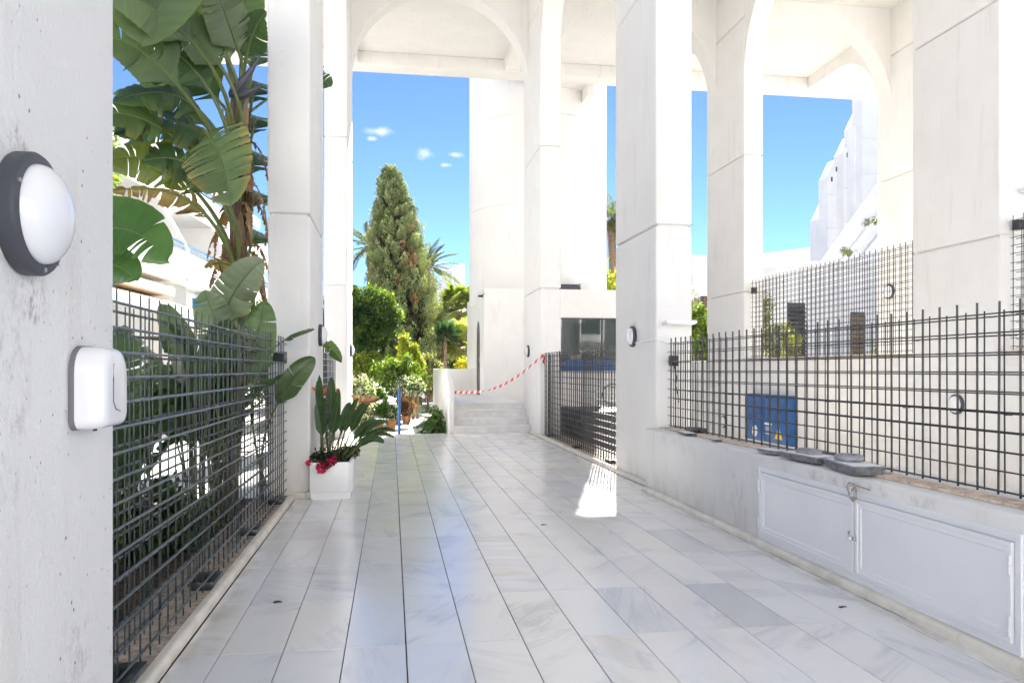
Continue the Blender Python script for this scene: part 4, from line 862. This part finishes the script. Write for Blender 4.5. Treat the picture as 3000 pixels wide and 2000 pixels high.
def palm(label, base, ctop, n, meshes, tr, seed, lo=-40, hi=75, group='palms in the garden', name='palm_tree', bend=0., az=None):
    r = random.Random(seed); t = thing(name, label, 'palm', base, group); b, c = Vector(base), Vector(ctop)
    trunk('trunk', [b-Vector((0, 0, .1)), b.lerp(c, .35)+Vector((bend, 0, 0)), b.lerp(c, .7)+Vector((bend*.6, 0, 0)), c], tr*1.15, tr*.85, 'palm_trunk', t, 10)
    for k in range(n):
        o = bpy.data.objects.new('frond', meshes[k % len(meshes)]); COL.objects.link(o); o.parent = t; o.location = c-b
        e = lo+(hi-lo)*((k+.5)/n)**.9; a = k*2.399+r.uniform(-.2, .2) if az is None else r.uniform(*az); s = r.uniform(.85, 1.12)
        o.rotation_euler = (R(e)+r.uniform(-.1, .1), r.uniform(-.2, .2), a); o.scale = (s, s, s)
    return t
DATE = [frond_mesh(2.3, 46, .42, .035, [(.10, .13, .05), (.13, .16, .06)], .32, 1), frond_mesh(2.2, 46, .40, .035, [(.09, .12, .06), (.15, .17, .06)], .42, 2)]
DATEY = [frond_mesh(2.2, 46, .42, .04, [(.34, .36, .14), (.26, .30, .11)], .36, 3), frond_mesh(2.0, 46, .40, .04, [(.38, .39, .17), (.22, .26, .1)], .45, 4)]
FAN = [fan_mesh(1.3, 30, [(.16, .22, .06), (.24, .28, .06)], 5), fan_mesh(1.2, 30, [(.20, .25, .07), (.12, .17, .05)], 6)]
FANY = [fan_mesh(1.2, 30, [(.36, .38, .14), (.28, .32, .12)], 7)]
palm('date palm left of the cypress, fronds arching against the sky', (-1.2, 42, -.16), (-1.1, 42, 7.8), 22, DATE, .18, 1, -35, 70)
palm('date palm right of the cypress with orange-brown crown base', (2.1, 44, -.16), (1.95, 44, 7.0), 24, DATE, .22, 2, -25, 85)
palm('yellow-green date palm low behind the stair parapet', (2.3, 37, -.16), (2.2, 37, 3.2), 24, DATEY, .2, 3, -20, 85)
palm('fan palm with bare trunk close to the tower', (3.3, 38, -.16), (3.2, 38, 4.5), 20, FAN, .19, 4, -35, 75)
palm('short yellow fan palm beside the tower', (3.15, 34.5, -.16), (3.1, 34.5, 2.45), 18, FANY, .2, 5, -30, 70)
palm('small dark spiky yucca between the palms', (2.2, 33, -.16), (2.2, 33, 2.75), 26, [fan_mesh(.75, 16, [(.04, .09, .055), (.05, .10, .06)], 8)], .10, 6, -20, 80, name='yucca')
palm('tall date palm seen in the gap right of the tower', (15.0, 40.5, 1.5), (14.3, 40.5, 9.2), 26, DATE, .25, 7, -70, 70)
palm('palm with feathery fronds right of the far tower', (12.9, 44, 1.5), (12.6, 44, 10.0), 24, DATE, .25, 8, -65, 70)
# ------------------------------------------------------------------ garden trees and shrubs
t = thing('round_tree', 'dense rounded dark green tree left of the cypress', 'tree', (-.95, 26.5, -.16))
trunk('trunk', [(-.85, 26.5, -.3), (-.8, 26.5, 1.0), (-.95, 26.5, 2.2)], .12, .07, 'bark', t); trunk('trunk', [(-1.0, 26.55, -.3), (-1.15, 26.5, 1.1), (-1.2, 26.5, 2.2)], .1, .06, 'bark', t)
crown('crown', (-1.05, 26.6, 3.0), (1.28, 1.2, 1.02), 17000, .12, .065, G_DARK+[(.05, .10, .03)], t, clumps=260, cl=.18, shell=.55)
crown('top_growth', (-1.0, 26.9, 3.25), (1.26, 1.2, .92), 5000, .13, .07, G_LIME+G_MID, t, clumps=110, cl=.16, shell=.96)
for i, (x, zt, zb, y) in enumerate(((.38, 2.62, 1.1, 24.5), (.66, 2.25, 1.1, 24.6), (.80, 1.95, 1.0, 24.7))):
    t = thing('golden_conifer', ('tallest of the upright golden shrubs before the cypress', 'middle upright golden shrub before the cypress', 'shortest upright golden shrub before the cypress')[i], 'shrub', (x, y, -.16), 'golden upright shrubs'); trunk('trunk', [(x, y, -.2), (x, y, zb+.3)], .05, .03, 'bark', t)
    crown('crown', (x, y, (zt+zb)/2), (.17, .17, (zt-zb)/2), 1900, .10, .045, G_YEL, t, clumps=60, cl=.3)
shrub('lime_shrub', 'bushy lime-green small tree with several stems behind the blue post', 'tree', (.15, 22.5, -.16), (.22, 22.6, 1.30), (.80, .6, .50), 4300, .10, .055, G_LIME+G_MID, stems=5, clumps=75, cl=.22, shell=.15)
shrub('flowering_shrub', 'white-flowered bush hanging behind the blue post', 'shrub', (.45, 22.0, -.16), (.48, 22.0, .98), (.46, .4, .22), 2400, .08, .06, G_MID+[(.7, .7, .62), (.75, .74, .68)], stems=2, clumps=70)
shrub('variegated_shrub', 'white-variegated leafy shrub beside the far left pillar', 'shrub', (-.75, 19.8, -.16), (-.76, 19.8, .62), (.32, .4, .72), 4200, .085, .06, G_VAR, stems=4, clumps=110)
shrub('yellow_shrub', 'yellow-green shrub under the rounded tree', 'shrub', (-.6, 25.0, -.16), (-.62, 25.0, 1.55), (.75, .6, .36), 4200, .10, .055, G_YEL+G_LIME+G_MID, stems=4, clumps=90)
shrub('dark_hedge', 'dark green hedge low behind the stair parapet', 'hedge', (2.3, 36.5, -.16), (2.45, 35.6, 1.2), (1.0, .6, .75), 5200, .11, .07, G_DARK, stems=4, box_=True, clumps=140)
shrub('yellow_flower_shrub', 'yellow-flowered shrub just over the stair parapet', 'shrub', (2.75, 30, -.16), (2.78, 30, 1.45), (.36, .3, .38), 1300, .09, .06, [(.6, .48, .03), (.5, .42, .04), (.2, .25, .04)], stems=3)
shrub('feathery_shrub', 'pale feathery tree left of the stair parapet', 'tree', (1.25, 28, -.16), (1.25, 28.2, 1.35), (.55, .6, .6), 4200, .13, .035, [(.12, .16, .06), (.25, .27, .10), (.08, .11, .04), (.33, .32, .14)], stems=5, clumps=90, droop=.7)
shrub('under_shrub', 'dark green shrubs filling below the cypress', 'shrub', (.9, 30.5, -.16), (.7, 31.5, .95), (1.3, .8, .8), 6500, .11, .06, G_DARK+G_MID, stems=5, clumps=150)
shrub('left_garden_bush', 'large leafy bush seen between the left pillars', 'bush', (-3.6, 24, -.16), (-3.3, 24, 1.9), (1.5, 1.2, 1.6), 9000, .12, .07, G_MID+G_DARK, stems=4, clumps=170)
shrub('back_tree', 'dark tree mass behind the rounded tree', 'tree', (-3.2, 34, -.16), (-3.0, 34, 2.4), (2.2, 1.4, 2.0), 8000, .16, .09, G_DARK, stems=3, clumps=170)
def pot(label, x, y, r, hgt, cols, n, crn_r, crn_h, L=.07, flower=None):
    t = thing('terracotta_pot', 'round terracotta pot holding the '+label+' plant', 'plant pot', (x, y, -.16)); v, f = lathe([(r*.68, 0), (r*.95, hgt*.82), (r*1.08, hgt*.83), (r*1.08, hgt), (r*.95, hgt), (r*.9, hgt-.03)], 24); raw('pot_wall', [(a+x, b+y, c-.158) for a, b, c in v], f, 'terracotta', t, True)
    v, f = lathe([(r*.92, hgt-.05), (r*.9, hgt-.035)], 20); raw('potting_soil', [(a+x, b+y, c-.158) for a, b, c in v], f, 'soil', t)
    p = thing('potted_plant', label+' plant in a terracotta pot', 'plant', (x, y, -.16+hgt)); trunk('stem', [(x, y, -.2+hgt), (x+.01, y, hgt+crn_h*.5-.16)], .015, .008, 'bark', p, 6)
    crown('foliage', (x, y, -.16+hgt+crn_h*.55), (crn_r, crn_r, crn_h*.5), n, L, L*.55, cols, p, clumps=50)
pot('bright green bushy', -.33, 20.6, .13, .24, G_MID+[(.10, .20, .04), (.14, .24, .05)], 3000, .26, .80)
pot('white-flowered', -.02, 20.7, .15, .24, G_MID+[(.62, .62, .52), (.7, .68, .6)], 1500, .20, .38)
pot('pink-leaved begonia', .42, 22.9, .15, .22, [(.30, .10, .07), (.22, .14, .06), (.42, .22, .16), (.10, .14, .05)], 1500, .24, .45)
pot('red-flowered', .44, 25.2, .16, .25, [(.32, .10, .08), (.14, .18, .05), (.45, .28, .2)], 1400, .26, .5)
pot('small yellow-flowered', .95, 29.5, .12, .2, [(.30, .30, .05), (.14, .18, .05)], 700, .17, .36)
fe = thing('fern', 'green fern hanging against the stair parapet', 'fern', (1.12, 18.4, -.15))
fm = frond_mesh(.55, 26, .09, .022, [(.06, .14, .035), (.09, .18, .045), (.12, .20, .06)], .55, 21)
for k in range(90):
    o = bpy.data.objects.new('frond', fm); COL.objects.link(o); o.parent = fe; o.location = (rnd.uniform(-.08, .08), rnd.uniform(-.5, .9), rnd.uniform(.02, .5)); o.rotation_euler = (rnd.uniform(-.2, .9), rnd.uniform(-.3, .3), rnd.uniform(-.4, 3.2)); s = rnd.uniform(.7, 1.2); o.scale = (s, s, s)
for i, (x, y, lab_) in enumerate(((-.68, 4.85, 'small dark fallen leaf on the marble near the left kerb'), (2.62, 4.25, 'tiny dry leaf on the marble below the cabinet'), (1.35, 6.9, 'tiny dry leaf in the middle of the marble floor'))):
    fl_ = thing('fallen_leaf', lab_, 'leaf', (x, y, .002)); paddle(fl_, (x-.025, y, .004), (x, y+.006, .012), (x+.028, y-.004, .006), .018, (0, 0, 1), tears=0, col=(.06, .04, .025), seed=900+i, pr=.0012, name='blade')
# path, blue post, parasol, covered stand
tag(prism('garden_path', [(.35, 17.22), (1.16, 17.22), (1.15, 22), (1.35, 27), (1.9, 36), (.8, 36), (.62, 28), (.35, 23), (.15, 20)], 'Z', -.158, -.15, 'path'), kind='structure')
bp = thing('blue_post', 'slim blue handrail post at the end of the walkway', 'post', (.16, 17.3, -.16)); tubeobj('post', [(.16, 17.3, -.15), (.16, 17.3, .98)], .032, 'blue', bp, 12)
tubeobj('handrail', [(.16, 17.3, .97), (.18, 18.0, .90), (.2, 18.8, .82)], .022, 'blue', bp, 10); box('base_plate', .10, .22, 17.24, 17.36, -.158, -.145, 'blue', bp, .004)
ps = thing('white_parasol', 'white parasol canopy in the garden behind the variegated shrub', 'parasol', (-1.1, 27.5, -.16)); tubeobj('pole', [(-1.1, 27.5, -.16), (-1.1, 27.5, 1.7)], .025, 'grey_metal', ps)
v = [(-1.1, 27.5, 1.72)]; f = []
for ring, (rr_, zz_) in enumerate(((.35, 1.62), (.75, 1.38), (1.0, 1.2))):
    for k in range(16): a = 2*math.pi*k/16; s = rr_*(1 if k % 2 == 0 else .96); v.append((-1.1+s*math.cos(a), 27.5+s*math.sin(a), zz_))
for k in range(16):
    n_ = (k+1) % 16; f.append((0, 1+k, 1+n_)); f += [(1+16*j+k, 17+16*j+k, 17+16*j+n_, 1+16*j+n_) for j in range(2)]
raw('canopy', v, f, 'cloth', ps, True)
v2 = [(-1.1+1.0*math.cos(2*math.pi*k/16)*(1 if k % 2 == 0 else .96), 27.5+1.0*math.sin(2*math.pi*k/16)*(1 if k % 2 == 0 else .96), z_) for z_ in (1.2, 1.05) for k in range(16)]
raw('valance', v2, [(k, (k+1) % 16, 16+(k+1) % 16, 16+k) for k in range(16)], 'grey_metal', ps)
cs = thing('draped_stand', 'white cloth draped over a dark stand at the end of the garden path', 'garden stand', (1.0, 31, -.16))
for dx in (-.1, .06): tubeobj('leg', [(1.0+dx, 31, -.16), (1.0+dx*.5, 31, .5)], .03, 'slate', cs)
v, f = [(.98, 31, .78)], []
for ring, (q1, q2) in enumerate(((.12, .62), (.24, .45), (.32, .30))):
    for k in range(14): a = 2*math.pi*k/14; m_ = 1+.22*math.sin(k*2.6+ring); v.append((.98+q1*m_*math.cos(a), 31+q1*m_*.7*math.sin(a), q2+.07*math.sin(k*1.9)))
for k in range(14):
    n_ = (k+1) % 14; f.append((0, 1+k, 1+n_)); f += [(1+14*j+k, 15+14*j+k, 15+14*j+n_, 1+14*j+n_) for j in range(2)]
raw('cloth', v, f, 'cloth', cs, True)
# ------------------------------------------------------------------ striped tape
tp = thing('barrier_tape', 'red and white striped barrier tape strung across the steps', 'tape', (3.0, 16, 1.65))
A_, B_ = Vector((3.10, 15.93, 1.70)), Vector((1.36, 17.12, .90)); NS = 92; V, F, MI = [], [], []
for i in range(NS+1):
    s = i/NS; p = A_.lerp(B_, s); p.z -= .30*math.sin(math.pi*s)*(1-.15*s); tw2 = .35*math.sin(s*9)+(2.6 if .55 < s < .66 else 0)*(s-.55)*8
    u_ = Vector((.3*math.sin(tw2), 0, math.cos(tw2))); w_ = .030*(1-.55*math.exp(-((s-.62)/.07)**2))
    V += [p+u_*w_, p-u_*w_]
for i in range(NS): F += [(2*i, 2*i+1, 2*i+2), (2*i+1, 2*i+3, 2*i+2)]; k = (i % 6); MI += [1 if k in (0, 1, 5) else 0, 1 if k in (0, 1, 2) else 0]
o = raw('tape_ribbon', V, F, 'white_tape', tp); o.data.materials.append(M['red_tape']); o.data.polygons.foreach_set('material_index', MI)
tubeobj('tape_knot', [A_, A_+Vector((.03, -.02, -.05)), A_+Vector((.0, -.03, -.14)), A_+Vector((.03, -.02, -.20))], [.015, .03, .025, .006], 'red_tape', tp)
# ------------------------------------------------------------------ apartment block at left
ab = thing('apartment_block', 'white terraced apartment block with blue rails and cream awning at left', 'building', (-7, 21.3, -.16)); ab.rotation_euler = (0, 0, R(-4))
bpy.context.view_layer.update()
def lb(name, x0, x1, y0, y1, z0, z1, mat, parent=ab, bev=0):
    o = box(name, x0, x1, y0, y1, z0, z1, mat, None, bev); o.parent = parent
    if parent is not ab: pass
    return o
lb('wall', -9, -2.6, -12, 26, 0, 9.75, 'bldg'); lb('roof_parapet', -9, -2.45, -12.05, 26.05, 9.752, 10.3, 'bldg')
for lev, (zb_, zt_) in enumerate(((4.15, 5.2), (7.05, 8.1))):
    xo = .0-lev*.9
    lb('balcony_parapet', xo-.15, xo, -12, 26, zb_+.16, zt_+.16, 'bldg'); lb('balcony_slab', -2.6, xo-.152, -12, 26, zb_+.16, zb_+.36, 'bldg')
    rl = lb('balcony_rail', xo-.1, xo-.05, -12, 26, zt_+.42, zt_+.47, 'blue_light'); lb('rail_bar', xo-.09, xo-.06, -12, 26, zt_+.28, zt_+.31, 'blue_light', ab)
    for k in range(20): lb('rail_post', xo-.095, xo-.055, -12+k*2-.02, -12+k*2+.02, zt_+.161, zt_+.419, 'blue_light')
    for k in range(6):
        y = -10.5+k*6.2; wf = lb('window', -2.6, -2.55, y, y+2.2, zb_+.4, zb_+2.45, 'glass'); lb('window_frame', -2.56, -2.5, y-.08, y, zb_+.36, zb_+2.5, 'blue_light'); lb('window_frame', -2.56, -2.5, y+2.2, y+2.28, zb_+.36, zb_+2.5, 'blue_light'); lb('window_frame', -2.56, -2.5, y, y+2.2, zb_+2.45, zb_+2.53, 'blue_light')
for k, y in enumerate((-6.5, -.5, 5.5, 11.5, 17.5)):
    o = prism('fin_wall', [(-2.6, 4.5), (.02, 4.5), (.02, 5.5), (-2.2, 9.6), (-2.6, 9.6)], 'Y', y, y+.25, 'bldg'); o.parent = ab
lb('awning_box', -.8, -.02, -9, 4.5, 3.85, 4.1, 'awning')
o = prism('awning_canopy', [(-1.2, 3.95), (.7, 3.35), (.7, 3.40), (-1.2, 4.0)], 'Y', -9, 4.4, 'awning'); o.parent = ab
v, f = [], []
for k in range(121): y = -9+13.4*k/120; v += [(.705, y, 3.38), (.705, y, 3.14-.05*abs(math.sin(k*.5)))]
f = [(2*k, 2*k+1, 2*k+3, 2*k+2) for k in range(120)]; o = raw('scalloped_valance', v, f, 'cloth'); o.parent = ab
lb('pier', -1.0, -.3, 5.2, 6.4, 0, 4.3, 'bldg'); lb('blue_fascia', -.6, -.1, 8.0, 13, 3.5, 4.1, 'blue_light'); lb('shop_window', -2.58, -2.5, -9, 4, .2, 3.2, 'glass')
shrub('hanging_shrub', 'yellow-green climbing shrub on the apartment balcony at left', 'shrub', (-7.4, 20.3, 5.4), (-7.25, 20.3, 6.5), (.6, .9, 1.2), 3600, .14, .08, G_LIME+G_MID+[(.3, .3, .06)], stems=3, clumps=90)
# ------------------------------------------------------------------ right: stepped building, stairs, terrace things
sb = thing('stepped_building', 'tall white stepped building with notched roofline beyond the right arch', 'building', (34, 50, 1.5))
STEP = [(30.0, 31, 13.4, 51.6), (29.98, 31.0, 16.1, 50.4), (30.66, 32.5, 17.6, 49.6), (30.95, 34.5, 19.2, 48.8), (31.05, 42, 21.2, 48.0)]
for i, (x0, x1, zt, y) in enumerate(STEP):
    w_ = prism('wing', [(x0, 1.5), (x1+8, 1.5), (x1+8, zt), (x0+.65, zt), (x0, zt-1.3)], 'Y', y, y+1.19, 'bldg', sb)
    for k in range(1, int((zt-3.6-.3*i)/2.35)+1): box('floor_line', x0-.004, x1+8, y-.012, y+.05, 1.5+k*2.35+.3*i, 1.55+k*2.35+.3*i, 'kerb', w_)
    for q in (.2, .75): box('scupper', x0+.65*q+.1, x0+.65*q+.22, y-.02, y+.05, zt-1.3+1.3*q-.6, zt-1.3+1.3*q-.28, 'slate', w_)
box('rear_block', 37.5, 50, 52.8, 60, 1.5, 21, 'bldg', sb)
lw2 = thing('low_white_building', 'long low white building far behind the right arch', 'building', (24, 62, 1.5))
prism('wing', [(20, 1.5), (48, 1.5), (48, 12.2), (36, 11.9), (27, 10.6), (20, 10.0)], 'Y', 62, 66, 'bldg', lw2); box('upper_storey', 24, 30, 62.5, 66, 10.4, 11.0, 'bldg', lw2)
for k in range(7): box('window', 21+k*2.2, 22.2+k*2.2, 61.96, 62.01, 6.2, 7.5, 'glass', lw2)
rp = thing('stair_ramp', 'sloping white planted stair ramp on the right building', 'ramp', (24, 41, 1.5))
prism('ramp_wall', [(21.8, 5.0), (22.6, 5.0), (29.5, 13.6), (29.5, 15.0)], 'Y', 40.2, 40.5, 'bldg', rp); prism('ramp_wall', [(22.2, 3.8), (23.4, 3.8), (29.5, 11.2), (29.5, 12.6)], 'Y', 39.2, 39.5, 'bldg', rp)
prism('ramp_bed', [(22.3, 4.6), (23.0, 4.6), (29.5, 12.3), (29.5, 13.0)], 'Y', 39.51, 40.19, 'bldg', rp)
for k in range(5): crown('ramp_plants', (23.6+k*1.35, 39.8, 6.3+k*1.62), (.6, .25, .22), 260, .16, .08, [(.25, .28, .14), (.3, .32, .16)], rp, clumps=20)
hz = thing('terrace_house', 'cream house wall behind the upper right fence', 'building', (20, 33, 1.5)); box('wall', 17.5, 30, 33, 36, 1.5, 6.2, 'bldg', hz); box('eave', 17.3, 30.2, 32.8, 33.0, 6.0, 6.3, 'bldg', hz)
box('lintel', 18.6, 22.0, 32.9, 32.99, 4.2, 4.4, 'bldg', hz)
for nm, lab_, x0, x1, y, zt in (('louvred_shutter', 'tall dark slatted shutter behind the upper right fence', 12.9, 13.5, 24, 3.6), ('louvred_shutter', 'dark slatted shutter farther right behind the upper fence', 14.2, 14.65, 22.5, 3.2)):
    t = thing(nm, lab_, 'shutter', ((x0+x1)/2, y, 1.5)); box('back_board', x0, x1, y+.06, y+.1, 1.51, zt, 'slate', t)
    n_ = int((zt-1.55)/.14)
    for k in range(n_): prism('slat', [(y-.02, 1.55+k*.14), (y+.06, 1.62+k*.14), (y+.06, 1.64+k*.14), (y-.02, 1.57+k*.14)], 'X', x0, x1, 'slate' if zt > 3.4 else 'reed', t)
rd = thing('reed_screen', 'brown reed screen seen in the narrow gap right of the middle pillar', 'screen', (9.8, 25, 1.5))
for k in range(40): x = 9.0+k*.04; tubeobj('reed', [(x, 25+rnd.uniform(-.02, .02), 1.4), (x+rnd.uniform(-.01, .01), 25, 3.75+rnd.uniform(-.15, .1))], .018, 'reed', rd, 5)
shrub('lime_bush', 'bright lime bush in the gap right of the middle pillar', 'bush', (9.05, 22.3, 1.5), (9.08, 22.3, 2.45), (.5, .4, .85), 3000, .12, .07, G_LIME+G_MID, stems=3, clumps=70)
shrub('silver_bush', 'pale silvery bush above the reed screen', 'bush', (10.3, 27, 1.5), (10.2, 27.5, 4.1), (.9, .6, 1.1), 3000, .12, .05, [(.20, .22, .14), (.28, .29, .2), (.14, .16, .09)], stems=3, clumps=70)
shrub('olive_bush', 'grey-green bush behind the far end of the upper right fence', 'bush', (11.4, 24, 1.5), (11.4, 24, 3.35), (.85, .6, .85), 4200, .11, .05, [(.13, .15, .08), (.18, .19, .11), (.09, .11, .05)], stems=3, clumps=90)
shrub('yellow_bush', 'yellow-green bush behind the upper right fence, below the grey-green one', 'bush', (11.6, 22.5, 1.5), (11.7, 22.5, 2.25), (.85, .5, .50), 2600, .11, .05, [(.22, .24, .07), (.28, .28, .08), (.14, .16, .06)], stems=3, clumps=80)
shrub('terrace_bush', 'low bush behind the near half of the upper right fence', 'bush', (14.2, 19.8, 1.5), (14.2, 19.8, 1.95), (1.3, .5, .35), 3200, .10, .055, G_LIME+G_MID+[(.10, .09, .05)], stems=4, clumps=90)
shrub('banana_tuft', 'bright yellow-green leaves above the white block beside the middle pillar', 'plant', (8.9, 31, 1.5), (8.75, 31, 4.75), (.5, .4, .75), 260, .75, .22, [(.40, .42, .06), (.28, .34, .05)], stems=2, clumps=20)
# ------------------------------------------------------------------ unseen block added behind the camera to bounce sunlight forward
ob = thing('bounce_building', 'unseen white building added behind the camera to bounce sunlight into the arcade', 'building', (0, -26, -.7))
box('wall', -34, 34, -36, -26, -.7, 14.4, 'bldg', ob); box('roof_parapet', -34.1, 34.1, -36.1, -25.9, 14.402, 15.1, 'bldg', ob)
for lv in range(3):
    for k in range(11): wf = box('window', -31+k*6, -29.2+k*6, -26.02, -25.97, 1.0+lv*3.6, 2.8+lv*3.6, 'glass', ob)
    box('balcony_slab', -33, 33, -25.995, -24.9, .3+lv*3.6, .5+lv*3.6, 'bldg', ob)
# ------------------------------------------------------------------ far centre buildings
fb = thing('far_white_building', 'distant white building with twin chimneys right of the cypress', 'building', (8, 76, 0))
box('wall', 4.3, 14, 76, 84, -.5, 9.6, 'bldg', fb); prism('gable', [(2.6, -.5), (4.29, -.5), (4.29, 10.4), (3.6, 11.0), (2.6, 10.2)], 'Y', 76.2, 82, 'bldg', fb)
box('chimney', 4.75, 5.65, 75.2, 77, -.5, 11.3, 'bldg', fb, .03); box('chimney', 5.9, 6.9, 74.6, 77, -.5, 11.5, 'bldg', fb, .03); box('ledge', 7.2, 14, 75.6, 75.99, 7.2, 7.5, 'bldg', fb)
for k in range(3): box('window', 7.6+k*2, 9.0+k*2, 75.96, 76.01, 5.6, 7.0, 'glass', fb)
f2 = thing('far_terrace_building', 'distant pale building low behind the palms', 'building', (2, 60, 0)); box('wall', 1.8, 9.5, 60, 66, -.5, 5.4, 'bldg', f2); box('roof_slab', 1.6, 9.7, 59.7, 66.2, 5.402, 5.7, 'bldg', f2)
for k in range(4): box('window', 2.3+k*1.7, 3.3+k*1.7, 59.96, 60.01, 2.6, 4.2, 'glass', f2)
tr_ = thing('far_tree_line', 'distant tree line behind the garden', 'trees', (-6, 58, -.5)); tr_['kind'] = 'stuff'; del tr_['category']; del tr_['label']
for k in range(9): crown('crown', (-14+k*2.3, 57+(k % 3), 1.8+.5*(k % 4)), (2.2, 1.6, 2.0), 1500, .34, .22, G_DARK+G_MID, tr_, clumps=60)
